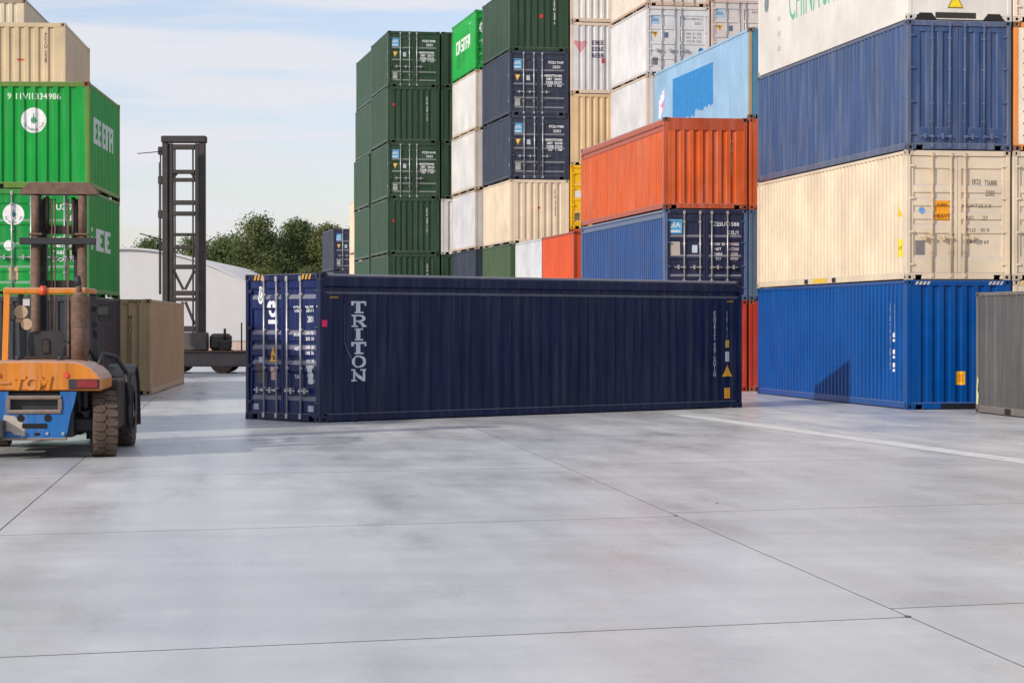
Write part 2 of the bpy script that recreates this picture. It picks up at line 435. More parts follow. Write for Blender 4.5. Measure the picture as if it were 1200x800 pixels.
# ---- flat print
TXT = {}
def text2d(s, size, bold=.0, sp=1.0, lsp=.9):
    key = (s, size, bold, sp, lsp)
    if key in TXT: return TXT[key]
    cu = bpy.data.curves.new('t', 'FONT'); cu.body = s; cu.size = 1; cu.resolution_u = 2; cu.offset = bold; cu.space_character = sp; cu.space_line = lsp; cu.align_x = 'CENTER'
    o = bpy.data.objects.new('t', cu); C.objects.link(o)
    me = o.to_mesh()
    v = [(p.co.x, p.co.y) for p in me.vertices]; f = [tuple(p.vertices) for p in me.polygons]
    o.to_mesh_clear(); bpy.data.objects.remove(o); bpy.data.curves.remove(cu)
    xs = [a for a, b in v]; ys = [b for a, b in v]; cx, cy = (min(xs) + max(xs)) / 2, (min(ys) + max(ys)) / 2
    v = [((a - cx) * size, (b - cy) * size) for a, b in v]
    TXT[key] = (v, f); return TXT[key]
def disc2d(r, n=24, r0=0.0):
    if r0 <= 0: return [(r * math.cos(2 * math.pi * i / n), r * math.sin(2 * math.pi * i / n)) for i in range(n)], [tuple(range(n))]
    v = [(q * math.cos(2 * math.pi * i / n), q * math.sin(2 * math.pi * i / n)) for q in (r, r0) for i in range(n)]
    return v, [(i, (i + 1) % n, n + (i + 1) % n, n + i) for i in range(n)]
def rect2d(a, b): return [(-a / 2, -b / 2), (a / 2, -b / 2), (a / 2, b / 2), (-a / 2, b / 2)], [(0, 1, 2, 3)]
def poly2d(*ps): return list(ps), [tuple(range(len(ps)))]
def scale2d(g, sx, sy): return [(a * sx, b * sy) for a, b in g[0]], g[1]
def join2d(*gs):
    v, f = [], []
    for (gv, gf), dx, dy in gs:
        n = len(v); v += [(a + dx, b + dy) for a, b in gv]; f += [tuple(n + i for i in q) for q in gf]
    return v, f
def rot2d(g, a):
    c, s = math.cos(a), math.sin(a); return [(x * c - y * s, x * s + y * c) for x, y in g[0]], g[1]

class Box:   # geometry facts of a container, used to lay print on it
    pass
def lay(ct, name, face, g, u, v, col, lift=.003, wear=0, label=None, flat=False):
    bm = bmesh.new(); vs = [bm.verts.new((a + u, b + v, 0)) for a, b in g[0]]
    for f in g[1]:
        try: bm.faces.new([vs[i] for i in f])
        except ValueError: pass
    if face == 'near':
        pr = ct.near_prof; horiz = ct.near_dir == 'u'
        bps = [t for t, d in pr.bp]
    else:
        pr = ct.side_prof; horiz = True
        bps = [t if face == 'right' else ct.L - t for t, d in pr.bp]
    if flat: pr = Prof([(-99, 0), (99, 0)]); bps = []
    k = 0 if horiz else 1
    lo = min(q.co[k] for q in bm.verts); hi = max(q.co[k] for q in bm.verts)
    for t in bps:
        if lo < t < hi:
            no = (1, 0, 0) if horiz else (0, 1, 0); co = (t, 0, 0) if horiz else (0, t, 0)
            bmesh.ops.bisect_plane(bm, geom=bm.verts[:] + bm.edges[:] + bm.faces[:], plane_co=co, plane_no=no, dist=1e-5)
    for q in bm.verts:
        a, b = q.co.x, q.co.y
        if face == 'near': q.co = (ct.near_off + pr(a if horiz else b) - lift, W / 2 - a, b)
        elif face == 'left': q.co = (ct.L - a, W / 2 - .012 - pr(ct.L - a) + lift, b)
        else: q.co = (a, -(W / 2 - .012 - pr(a)) - lift, b)
    me = bpy.data.meshes.new(name); bm.to_mesh(me); bm.free(); me.materials.append(M['decal'])
    o = ob(name, me, ct.root, col, wear=wear)
    if label: o['label'] = label
    return o

WHITE = rgb(228, 230, 232); BLACK = rgb(40, 38, 38); YEL = rgb(236, 176, 30); BLU = rgb(95, 175, 225)

JR = random.Random(21)
GROUP = 'shipping containers standing and stacked in the yard'
def container(corner, side, yaw, z, L, H, col, label, near='end', door='three', bars=(.24, .43, .57, .76), handle_z=.94,
              sidek='std', wear=.4, pm='paint', frame=None, opentop=0, hidden=False, barcol=None, cast=None, rail20=None, endk='std', name='shipping_container'):
    """corner: the near corner of the visible long side; side: which side of the near end it lies on"""
    L = L; a = yaw
    ld = Vector((math.cos(a), math.sin(a))); left = Vector((-math.sin(a), math.cos(a)))
    base = Vector(corner) + (-left if side == 'left' else left) * (W / 2)
    if z > 0: base = base + Vector((JR.uniform(-.018, .018), JR.uniform(-.03, .03))); a = a + JR.uniform(-.0015, .0015)
    root = empty(name, (base.x, base.y, z), a, label, 'container', GROUP)
    ct = Box(); ct.root = root; ct.L = L; ct.H = H
    frame = frame or col; cast = cast or tuple(c * .8 for c in frame)
    ct.side_prof = side_prof(L, sidek); top = (H - opentop + .01) if opentop else H - .075
    rail20 = (L < 7) if rail20 is None else rail20
    def part(nm, key, fn, c=col, w=wear, parent=root, loc=None): return ob(nm, cached(key + (pm,), fn), parent, c, loc, w)
    hw = W / 2
    # posts and castings
    for x in (0, L - .10):
        for y in (hw - .10, -hw):
            part('corner_post', ('post', x, y, H), lambda: MB().cbox(x, x + .10, y, y + .10, .117, H - .117, .008).mesh('corner_post', [pm]), frame)
    for x in (-.003, L - .175):
        for y in (hw - .159, -hw - .003):
            for zz in (0, H - .118):
                if hidden and x > 1: continue
                part('corner_casting', ('cast',), lambda: casting_mesh(pm), cast, min(1, wear + .3), loc=(x, y, zz))
    # long rails
    for s in (1, -1):
        y0, y1 = (hw - .06, hw - .003) if s > 0 else (-hw + .003, -hw + .06)
        if opentop:
            def tr():
                m = MB(); yo = s * (hw - .003); yi = s * (hw - .06)
                zt = H - .012; zb = H - opentop
                seg = [(yi, zt)] + [(s * (hw - .003 - .05 + .05 * math.sin(q)), zt - .07 + .07 * math.cos(q)) for q in [math.pi / 2 * i / 4 for i in range(5)]] + \
                      [(yo, zb + .16), (s * (hw - .045), zb + .13), (s * (hw - .045), zb + .055), (yo, zb + .04), (yo, zb), (yi, zb)]
                m.prism(seg, lambda p, q, h: (h, p, q), .101, L - .101)
                return m.mesh('top_rail', [pm], True)
            o = part('top_rail', ('otrail', L, H, s, opentop), tr, frame)
        else:
            part('top_rail', ('trail', L, H, s), lambda: MB().cbox(.178, L - .178, y0, y1, H - .085, H - .012, .008).mesh('top_rail', [pm]), frame)
        def br():
            m = MB()
            if rail20:
                m.cbox(.178, L - .178, y0, y1, .075, .17, .008)
                for cx in (L / 2 - 1.025, L / 2 + 1.025):
                    for dx in (-.19, .19): m.cbox(cx + dx - .02, cx + dx + .02, y0 + .004, y1 - .004, .014, .074, .004)
            else:
                m.cbox(.178, L - .178, y0, y1, .022, .165, .008)
            return m.mesh('bottom_rail', [pm])
        part('bottom_rail', ('brail', L, s, rail20), br, frame)
        def sp():
            pr = ct.side_prof
            if s > 0: m = sheet([(L - t, d) for t, d in pr.bp], lambda t, d, h: (L - t, hw - .012 - d, h), .16, top)
            else: m = sheet(pr.bp, lambda t, d, h: (t, -(hw - .012 - d), h), .16, top)
            return m.mesh('side_panel', [pm], False)
        if s > 0:
            def sp():
                pr = ct.side_prof
                return sheet(pr.bp[::-1], lambda t, d, h: (t, hw - .012 - d, h), .16, top).mesh('side_panel', [pm])
        part('side_panel', ('side', L, H, s, sidek, opentop), sp)
    # roof and floor
    part('roof', ('roof', L, H, opentop), lambda: MB().box(.1, L - .1, -hw + .05, hw - .05, H - .03 - opentop * .2, H - .016 - opentop * .2).mesh('roof', [pm]))
    part('floor', ('floor', L), lambda: MB().box(.1, L - .1, -hw + .062, hw - .062, .10, .158).mesh('floor', ['blacksteel']))
    # ends: header, sill, panel or doors
    for e in (0, 1):
        def fx(x): return x if e == 0 else L - x
        def bx(m, x0, x1, *r):
            a_, b_ = sorted((fx(x0), fx(x1))); m.cbox(a_, b_, *r)
        def hd():
            m = MB(); bx(m, .004, .10, -hw + .1, hw - .1, H - (.13 if not opentop or near == 'door' else opentop), H - .008, .008); return m.mesh('header', [pm])
        part('header', ('head', L, H, e, opentop if near != 'door' else 0), hd, frame)
        def sl_():
            m = MB()
            bx(m, .004, .10, -hw + .38, hw - .38, .016, .16, .008)
            for s in (1, -1): bx(m, .006, .10, min(s * (hw - .1), s * (hw - .38)), max(s * (hw - .1), s * (hw - .38)), .112, .158, .006)
            for s in (1, -1): bx(m, .006, .10, min(s * (hw - .159), s * (hw - .215)), max(s * (hw - .159), s * (hw - .215)), .02, .111, .006)
            return m.mesh('sill', [pm])
        part('sill', ('sill', L, e), sl_, frame)
        is_door = (near == 'door' and e == 0)
        if is_door:
            for r in (False, True):
                d = part('door', ('door', H, door, r), lambda: door_mesh(H, door, r, pm))
                for u in bars:
                    if (u > .5) != r: continue
                    y = hw - u * W
                    bm_ = 'paint' if barcol else 'galv'; ob('locking_bar', cached(('bar', H, bm_), lambda: bar_mesh(H, bm_)), d, barcol, loc=(.018, y, 0))
                    ho = ob('handle', cached(('handle', bm_), lambda: handle_mesh(bm_)), d, barcol, loc=(.0, y, handle_z))
                    if r: ho.rotation_euler = (0, 0, 0)
                    else: ho.scale = (1, -1, 1)
                sgn = -1 if r else 1
                if not hidden:
                    for zz in (.35, H * .37, H * .63, H - .35):
                        ob('hinge', cached(('hinge', r, pm), lambda: MB().cbox(-.006, .030, min(sgn * (hw - .19), sgn * (hw - .075)), max(sgn * (hw - .19), sgn * (hw - .075)), -.025, .025, .005).mesh('hinge', [pm])), d, col, (0, 0, zz), wear)
            part('gasket', ('gask', H), lambda: MB().box(.10, .115, -hw + .1, hw - .1, .158, H - .128).mesh('gasket', ['gasket']))
        else:
            ep = end_prof(endk)
            def en():
                hi = H - (.125 if not opentop else opentop - .005)
                m = sheet(ep.bp if e == 0 else ep.bp[::-1], lambda t, d, h: (fx(.012 + d), hw - t, h), .155, hi)
                return m.mesh('end_panel', [pm])
            part('end_panel', ('end', L, H, e, opentop, endk), en)
    if near == 'door':
        ct.near_prof = door_prof(H, door) if door != 'vert' else Prof([(0, 0), (3, 0)]); ct.near_dir = 'v'; ct.near_off = .034
    else:
        ct.near_prof = end_prof(endk); ct.near_dir = 'u'; ct.near_off = .012
    return ct

def vertical_text(ct, face, u, vtop, s, size, col, name='lettering'):
    for wd in s.split(' '):
        g = text2d('\n'.join(wd), size, .012, 1, .78)
        h = max(b for a, b in g[0]) - min(b for a, b in g[0])
        lay(ct, name, face, g, u, vtop - h / 2, col); vtop -= h + size * .6
def words(ct, face, u, v, s, size, col, bold=.015, name='lettering', sx=1.0): return lay(ct, name, face, scale2d(text2d(s, size, bold), sx, 1), u, v, col)
def hazard(ct, face, us, v, col=YEL, k=1.0):
    for u in us:
        lay(ct, 'hazard_stripe', face, scale2d(join2d(*[(poly2d((-.02, -.035), (.035, -.035), (.075, .035), (.02, .035)), -.15 + .09 * i, 0) for i in range(4)]), k, k), u, v, col, lift=.012, flat=True)
def line_sticker(ct, u, v):
    """pale blue square sticker with white lettering"""
    lay(ct, 'sticker', 'near', rect2d(.42, .40), u, v, BLU, .004)
    lay(ct, 'sticker', 'near', join2d((text2d('LEA', .20, .02), 0, .05), (rect2d(.32, .05), 0, -.13)), u, v, WHITE, .008)
def small_marks(ct, dark=False):
    """yellow diamond and pale square labels, number, weights: the lessor's usual door"""
    tx = BLACK if dark else WHITE; H = ct.H
    line_sticker(ct, .31, H - .52) if not dark else (lay(ct, 'sticker', 'near', rect2d(.42, .32), .31, H - .52, rgb(170, 200, 222), .004), lay(ct, 'sticker', 'near', text2d('LSEA', .16, .01), .31, H - .52, rgb(60, 120, 175), .008))
    lay(ct, 'warning_label', 'near', poly2d((-.12, .10), (0, -.14), (.12, .10)), .34, H - 1.06, YEL, .004)
    lay(ct, 'warning_label', 'near', poly2d((-.05, .065), (0, -.06), (.05, .065)), .34, H - 1.05, rgb(250, 235, 190) if not dark else rgb(120, 100, 40), .008)
    lay(ct, 'sticker', 'near', rect2d(.15, .20), .78, H - 1.08, rgb(185, 195, 205) if not dark else rgb(90, 105, 130), .004)
    lay(ct, 'sticker', 'near', rect2d(.22, .28), .34, .52, rgb(170, 172, 170) if not dark else rgb(120, 120, 120), .004)
    return tx

def blockletters(ct, u0, v, strs, wd, ht, col, face='right'):
    # heavy 5x7 stencil block letters
    for k, rows in enumerate(strs):
        q = []
        for r_i, row in enumerate(rows):
            i = 0
            while i < len(row):
                if row[i] == '#':
                    j = i
                    while j < len(row) and row[j] == '#': j += 1
                    q.append((rect2d((j - i) * wd / len(row), ht / len(rows)), ((i + j) / 2 / len(row) - .5) * wd, (.5 - (r_i + .5) / len(rows)) * ht)); i = j
                else: i += 1
        lay(ct, 'letter', face, join2d(*q), u0 + k * wd * 1.12, v, col)
GE = ['####', '##..', '###.', '##..', '####']; GB = ['###.', '##.#', '###.', '##.#', '####']; GF = ['####', '##..', '###.', '##..', '##..']; GA = ['####', '#..#', '####', '#..#', '#..#']; GR = ['####', '#.##', '###.', '#.##', '#..#']
GC_ = ['####', '#...', '#...', '#...', '####']; GS = ['####', '#...', '####', '...#', '####']
S40, S20 = 12.192, 6.058
def edir(y): return Vector((math.sin(y), -math.cos(y)))
def ldir(y): return Vector((math.cos(y), math.sin(y)))

# colours
DKGREEN = rgb(46, 70, 52); SLATE = rgb(52, 60, 75); NAVY = rgb(38, 44, 72); CREAM = rgb(217, 199, 174); WHT = rgb(206, 204, 200)
ORANGE = rgb(204, 90, 40); TRI = rgb(13, 26, 64); BLUE = rgb(0, 70, 140); OBLUE = rgb(40, 74, 130); EVER = rgb(14, 142, 60)
RUSTRED = rgb(172, 58, 40); YELLOW = rgb(240, 184, 20); GREY = rgb(84, 83, 84); TAN = rgb(186, 160, 122); LBLUE = rgb(140, 176, 206)

# ---- the lone navy open-top in the middle of the yard
T = container((-3.705, 44.353), 'right', .7436, 0, S40, HH, TRI, 'dark navy open-top container with white vertical lettering, standing alone mid-yard', near='door', door='five',
              bars=(.25, .42, .56, .74), handle_z=.60, wear=.24, pm='glossy', opentop=.41, sidek='std', cast=rgb(34, 36, 66))
def slab_letter(ch):
    Q = lambda x0, x1, y0, y1: ([(x0, y0), (x1, y0), (x1, y1), (x0, y1)], [(0, 1, 2, 3)])
    P = lambda *p: (list(p), [tuple(range(len(p)))])
    def ring(cx, cy, rx, ry, ix, iy, a0, a1, n):
        v = []; f = []
        for i in range(n + 1):
            a = a0 + (a1 - a0) * i / n; v += [(cx + rx * math.cos(a), cy + ry * math.sin(a)), (cx + ix * math.cos(a), cy + iy * math.sin(a))]
        for i in range(n): f.append((2 * i, 2 * i + 2, 2 * i + 3, 2 * i + 1))
        return v, f
    if ch == 'T': L = [Q(0, 1, .84, 1), Q(0, .15, .64, .84), Q(.85, 1, .64, .84), Q(.38, .62, .13, .84), Q(.22, .78, 0, .13)]
    if ch == 'I': L = [Q(.24, .76, .88, 1), Q(.38, .62, .12, .88), Q(.24, .76, 0, .12)]
    if ch == 'R': L = [Q(.02, .58, .88, 1), Q(.14, .36, .12, .88), Q(.02, .50, 0, .12), Q(.36, .58, .42, .54), ring(.58, .71, .34, .29, .13, .17, -math.pi / 2, math.pi / 2, 8),
                       P((.50, .42), (.70, .42), (.92, .12), (.70, .12)), Q(.68, 1.02, 0, .12)]
    if ch == 'O': L = [ring(.5, .5, .47, .5, .25, .39, 0, 2 * math.pi, 20)]
    if ch == 'N': L = [Q(0, .30, .88, 1), Q(.12, .27, .12, .88), Q(0, .42, 0, .12), P((.27, .88), (.27, .56), (.74, 0), (.74, .32)), Q(.74, .89, 0, .88), Q(.62, 1, .88, 1)]
    return join2d(*[(q, -.5, -.5) for q in L])
LH = .238
# x: 415 px in the picture
for i, ch in enumerate('TRITON'):
    g = scale2d(slab_letter(ch), .39, LH)
    g = ([(a, b) for a, b in g[0]], g[1])
    lay(T, 'letter', 'right', g, 0.97, 2.235 - i * .266, rgb(205, 210, 222))
vertical_text(T, 'right', 11.30, 2.20, 'CSQU281773 45G1 CAUTION', .085, rgb(190, 192, 200))
vertical_text(T, 'right', 11.70, 2.20, 'CSQU 28177 3', .085, rgb(200, 200, 205))
hazard(T, 'right', (11.78, .33), 2.425, rgb(190, 140, 40), .6)
lay(T, 'warning_label', 'right', rect2d(.16, .17), 11.72, 1.46, rgb(205, 170, 60)); lay(T, 'sticker', 'right', rect2d(.17, .23), 11.72, 1.17, rgb(200, 205, 212))
lay(T, 'warning_label', 'right', poly2d((-.16, -.14), (.16, -.14), (0, .16)), 11.72, .86, YEL); lay(T, 'warning_label', 'right', rect2d(.22, .24), 11.72, .34, rgb(240, 165, 30))
# scratch
lay(T, 'scratch', 'right', poly2d((-.006, 0), (.006, 0), (.010, -.72), (.19, -1.12), (.178, -1.12), (-.002, -.72)), .62, 2.30, rgb(120, 124, 138))
# row of bolts along the top rail and the door marks
bolt = MB()
bolt.tube((0, 0, 0), (0, -.02, 0), .022, .016, n=6)
bme = bolt.mesh('bolt', ['mastmetal'], True)
for i in range(40): ob('bolt', bme, T.root, loc=(.35 + i * (S40 - .7) / 39, -W / 2 + .045, HH - .41 + .092))
ob('top_seam_strip', MB().cbox(.16, S40 - .16, -W / 2 - .006, -W / 2 + .004, HH - .412, HH - .375, .003).mesh('top_seam_strip', ['paint']), T.root, rgb(70, 76, 96), wear=.3)
lay(T, 'seal', 'right', rect2d(.13, .13), .10, 1.92, rgb(232, 20, 100), lift=.02)
hz = rgb(205, 150, 40)
for u in (.42, W - .46): lay(T, 'hazard_stripe', 'near', join2d(*[(poly2d((-.03, -.05), (.03, -.05), (.07, .05), (.01, .05)), -.1 + .11 * i, 0) for i in range(3)]), u, HH - .07, hz, lift=.042)
def eye_logo(ct, u, v, s, col):
    # half dome above a smile on a base bar
    arc = [(s * math.cos(a), s * math.sin(a)) for a in [math.pi * i / 12 for i in range(13)]]
    lay(ct, 'logo', 'near', (arc, [tuple(range(13))]), u, v + .03, col, .004)
    sm = join2d((([(s * .9 * math.cos(a), s * .9 * math.sin(a)) for a in [math.pi + math.pi * i / 10 for i in range(11)]] + [(s * .42 * math.cos(a), s * .42 * math.sin(a)) for a in [2 * math.pi - math.pi * i / 10 for i in range(11)]], [tuple(range(22))]), 0, 0), (rect2d(2 * s, .08), 0, -s * .9 - .09))
    lay(ct, 'logo', 'near', sm, u, v - .02, col, .004)
    lay(ct, 'logo', 'near', join2d((rect2d(.05, s * .8), 0, s * .4), (disc2d(.07, 12), 0, s * .35 + .2)), u, v - .03, rgb(40, 50, 90), .008)
eye_logo(T, .84, 2.20, .155, rgb(226, 230, 236))
lay(T, 'sticker', 'near', scale2d(disc2d(.155, 20), .62, 1.15), .47, 2.48, rgb(226, 228, 230), .006); lay(T, 'sticker', 'near', scale2d(disc2d(.10, 16, .07), .55, 1.15), .47, 2.48, rgb(110, 120, 140), .01)
words(T, 'near', 1.66, 2.20, 'CGDU', .17, WHITE, sx=.5); words(T, 'near', 2.05, 2.20, '28177', .17, WHITE, sx=.6); words(T, 'near', 2.30, 2.20, '3', .17, WHITE, sx=.6); words(T, 'near', 2.05, 2.00, '2801', .17, WHITE, sx=.6)
for k, (a, b, c) in enumerate((('34 00', '104 76', '203 10'), ('NET', '108 18', '148 76'), ('CU.FT', '103 70', '318 00'), ('TARE', '18 03', '48 00'))):
    z = 1.70 - .275 * k
    words(T, 'near', 1.66, z, a, .095, WHITE, .02); words(T, 'near', 2.05, z + .03, b, .095, WHITE, .02); words(T, 'near', 2.07, z - .08, c, .095, WHITE, .02)
lay(T, 'warning_label', 'near', poly2d((-.14, -.14), (.14, -.14), (0, .16)), .88, 1.30, rgb(240, 180, 30), .005); lay(T, 'warning_label', 'near', poly2d((-.045, -.05), (.045, -.05), (0, .06)), .88, 1.25, rgb(120, 84, 20), .009)
lay(T, 'sticker', 'near', rect2d(.15, .26), .86, .93, rgb(205, 165, 165), .005); lay(T, 'sticker', 'near', rect2d(.15, .36), 2.06, .92, rgb(215, 225, 225), .005)
lay(T, 'sticker', 'near', rect2d(.16, .11), .45, 1.20, rgb(175, 178, 190), .005); lay(T, 'sticker', 'near', rect2d(.17, .12), .32, .26, rgb(170, 172, 185), .005); lay(T, 'sticker', 'near', rect2d(.18, .12), 2.10, .26, rgb(190, 192, 205), .005)
lay(T, 'sticker', 'near', rect2d(.22, .40), .42, .93, rgb(62, 58, 62), .005)

for d in T.root.children:
    if d.name.startswith('door'): d.color = (*rgb(12, 32, 84), .25)
# ---- right-hand stack: 40 ft high cubes, three and a half high
YR = 1.739; RC = Vector((8.80, 51.18))
c = container(RC, 'left', YR, 0, S40, HH, BLUE, 'bright blue container on the ground, bottom of the right-hand stack, yellow label on its end', wear=.06, pm='glossy')
vertical_text(c, 'left', S40 - .95, 2.35, 'TCNU4418266', .085, WHITE); vertical_text(c, 'left', S40 - 1.25, 2.38, 'CAUTION HIGH CUBE CONTAINER', .075, rgb(170, 190, 215))
for k, z in enumerate((1.60, 1.22, .92)): lay(c, 'logo', 'left', join2d((rect2d(.20, .10), 0, .06), (rect2d(.20, .06), 0, -.06)), S40 - .92, z, WHITE)
hazard(c, 'near', (.36, W - .36), HH - .07, rgb(205, 195, 175))
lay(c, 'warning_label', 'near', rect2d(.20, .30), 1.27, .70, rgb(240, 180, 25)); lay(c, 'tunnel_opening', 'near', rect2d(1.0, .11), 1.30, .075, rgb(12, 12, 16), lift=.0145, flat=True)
lay(c, 'warning_label', 'near', rect2d(.10, .18), 1.27, .70, rgb(215, 140, 20), .006)
c = container(RC, 'left', YR, HH, S40, HH, CREAM, 'cream container with orange door label, second from the ground in the right-hand stack', near='door', door='cream', bars=(.25, .43, .565), wear=.22, barcol=rgb(206, 182, 152))
BR = rgb(74, 62, 50)
words(c, 'near', 1.66, HH - .72, 'EKDJ', .18, BR, 0, sx=.55); words(c, 'near', 2.0, HH - .72, '736888', .18, BR, 0, sx=.55); words(c, 'near', 2.27, HH - .72, '2', .18, BR, 0, sx=.55); words(c, 'near', 1.98, HH - .95, '2202', .18, BR, 0, sx=.6)
for k, (a, b) in enumerate((('MGWT', '32 5 0'), ('NG', '.27'), ('PYLD', '30 0'), ('CUFT', '2 69'))):
    words(c, 'near', 1.50, 1.66 - .27 * k, a, .12, BR, 0); words(c, 'near', 1.85, 1.66 - .27 * k, b, .12, BR, 0)
lay(c, 'warning_label', 'near', rect2d(.34, .44), .85, 1.55, rgb(240, 160, 20), .005)
lay(c, 'warning_label', 'near', join2d((text2d('SUPER', .09, .02), 0, .12), (text2d('HEAVY', .12, .03), 0, -.12)), .85, 1.55, rgb(150, 70, 10), .009)
lay(c, 'sticker', 'near', disc2d(.075, 16), .38, 1.55, rgb(110, 160, 215), .005); lay(c, 'data_plate', 'near', rect2d(.22, .32), .34, .72, rgb(125, 122, 118), .005)
hazard(c, 'near', (.36, W - .36), HH - .07, rgb(230, 190, 40))
lay(c, 'warning_label', 'left', poly2d((-.14, -.12), (.14, -.12), (0, .16)), S40 - .55, 1.55, rgb(240, 190, 30)); lay(c, 'warning_label', 'left', rect2d(.22, .40), S40 - .5, .72, rgb(240, 215, 30)); 
words(c, 'left', S40 - .5, .72, 'H', .2, rgb(120, 100, 20), 0)
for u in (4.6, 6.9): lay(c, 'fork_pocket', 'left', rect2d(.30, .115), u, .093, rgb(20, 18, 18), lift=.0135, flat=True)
lay(c, 'warning_label', 'left', rect2d(1.1, .10), 5.75, .10, rgb(235, 190, 30), lift=.0135, flat=True)
c = container(RC, 'left', YR, 2 * HH, S40, HH, rgb(58, 80, 120), 'dusty blue container with vertically ribbed doors, resting on the cream one', near='door', door='vert', bars=(.24, .41, .555, .74), handle_z=.30, wear=.75, barcol=rgb(84, 100, 132), frame=rgb(80, 92, 120))
c = container(RC, 'left', YR, 3 * HH, S40, HH, rgb(218, 212, 204), 'white refrigerated container with green lettering, top of the right-hand stack', sidek='flat', endk='flat', wear=.22)
words(c, 'left', 6.2, 1.64, 'CHINA SHIPPING', 1.40, rgb(96, 186, 158), .0, sx=.62)
for k in range(3): words(c, 'left', 2.0, .55 + .40 * k, '4 0', .22, rgb(150, 165, 160), 0)
lay(c, 'logo', 'left', disc2d(.22, 18), .8, 1.9, rgb(120, 135, 140))
lay(c, 'warning_label', 'near', poly2d((-.19, -.17), (.19, -.17), (0, .20)), 1.12, .44, rgb(150, 120, 30)); lay(c, 'warning_label', 'near', poly2d((-.15, -.13), (.15, -.13), (0, .16)), 1.12, .43, rgb(246, 216, 30), .006)
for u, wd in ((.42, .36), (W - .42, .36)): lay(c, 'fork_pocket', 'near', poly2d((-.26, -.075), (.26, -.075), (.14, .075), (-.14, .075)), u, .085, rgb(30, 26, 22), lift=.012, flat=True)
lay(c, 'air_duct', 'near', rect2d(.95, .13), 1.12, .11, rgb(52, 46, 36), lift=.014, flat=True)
RC2 = RC + edir(YR) * 2.50
c = container(RC2, 'left', YR, 0, S40, HH, CREAM, 'cream container on the ground mostly behind the grey container at the right edge', wear=.3)
hazard(c, 'near', (.36,), HH - .07, rgb(230, 190, 40))
c = container(RC2, 'left', YR, HH, S40, HH, CREAM, 'cream container at the right picture edge, second from the ground', near='door', door='cream', bars=(.25, .43, .565), wear=.3, barcol=rgb(206, 182, 152))
hazard(c, 'near', (.36,), HH - .07, rgb(230, 190, 40)); lay(c, 'data_plate', 'near', rect2d(.22, .32), .38, .9, rgb(160, 150, 140), .005)
c = container(RC2, 'left', YR, 2 * HH, S40, HH, rgb(236, 218, 196), 'off-white refrigerated container with rust-orange corner post at the right edge', sidek='flat', endk='flat', wear=.8, frame=rgb(228, 140, 66), cast=rgb(120, 84, 60))
lay(c, 'logo', 'near', poly2d((-.1, -.55), (.3, -.5), (.3, .5), (-.02, .45), (-.16, 0)), .72, 1.45, rgb(60, 66, 80)); words(c, 'near', .72, .75, 'S', .45, rgb(50, 55, 66))
riv = MB(); riv.tube((0, 0, 0), (-.014, 0, 0), .022, n=6); rme = riv.mesh('rivet', ['rustpipe'], True)
for k in range(9): ob('rivet', rme, c.root, loc=(.012, W / 2 - .24, .35 + k * .27))
c = container(RC2, 'left', YR, 3 * HH, S40, HH, rgb(232, 214, 192), 'off-white container cut by the top right corner of the picture', near='door', door='cream', wear=.4)
# lone grey one in front
c = container(Vector((10.0, 49.5)) - ldir(1.70) * S20, 'left', 1.70, 0, S20, HS, GREY, 'weathered dark grey container on the ground at the right picture edge', wear=.55, frame=rgb(112, 104, 98), rail20=False)
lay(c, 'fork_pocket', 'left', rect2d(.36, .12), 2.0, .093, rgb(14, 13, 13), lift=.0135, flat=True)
lay(c, 'paint_smear', 'left', poly2d((-.10, -.3), (.02, -.32), (.06, -.1), (-.02, 0), (.05, .22), (-.03, .3), (-.08, .05)), .14, .50, rgb(215, 220, 170), lift=.016, flat=True)

# ---- orange open-top stack behind the navy container
YO = 1.735; OC = Vector((4.30, 65.1)); OC2 = OC + edir(YO) * 2.50
container(OC, 'left', YO, 0, S40, HS, RUSTRED, 'rust-red container hidden behind the lone navy one, under the navy door container', wear=.5, hidden=True)
c = container(OC, 'left', YO, HS, S40, HS, OBLUE, 'blue-sided container with sticker on navy doors, under the orange open-top', near='door', door='three', bars=(.24, .43, .57, .76), wear=.25, pm='glossy', frame=rgb(86, 104, 140), opentop=.24)
for d in c.root.children:
    if d.name.startswith('door') or d.name.startswith('header'): d.color = (*NAVY, .2)
line_sticker(c, .32, HS - .50)
words(c, 'near', 1.62, HS - .42, 'ZEIU', .17, WHITE); words(c, 'near', 2.08, HS - .42, '11588 2', .16, WHITE); words(c, 'near', 2.02, HS - .66, '22U1', .16, WHITE)
for k in range(4): words(c, 'near', 1.58, 1.60 - .14 * k, ('MGW 30', 'NET', 'TARE', 'CU')[k], .11, WHITE, .02); words(c, 'near', 2.05, 1.60 - .14 * k, ('30480', '67200', '2230', '4920')[k], .12, rgb(205, 190, 195), .03)
lay(c, 'sticker', 'near', rect2d(.28, .38), .33, 1.47, rgb(190, 180, 165), .005); lay(c, 'sticker', 'near', rect2d(.16, .22), .90, 1.46, rgb(200, 212, 226), .005)
c = container(OC, 'left', YO, 2 * HS, S40, HS, ORANGE, 'orange open-top container with ribbed end, stacked above the blue-sided one', wear=.8, opentop=.36, frame=rgb(176, 78, 48), cast=rgb(110, 66, 50))
vertical_text(c, 'near', 1.98, 1.98, 'HLXU 524466', .12, rgb(225, 205, 190)); vertical_text(c, 'left', .5, 1.95, 'HLXU 52446', .12, rgb(235, 190, 165))
container(OC2, 'left', YO, 0, S40, HS, RUSTRED, 'rust-red container on the ground seen between the navy and bright blue ones', wear=.35, cast=rgb(150, 90, 60))
container(OC2, 'left', YO, HS, S40, HS, rgb(86, 104, 128), 'grey-blue container seen as a sliver beside the navy doors', wear=.4)
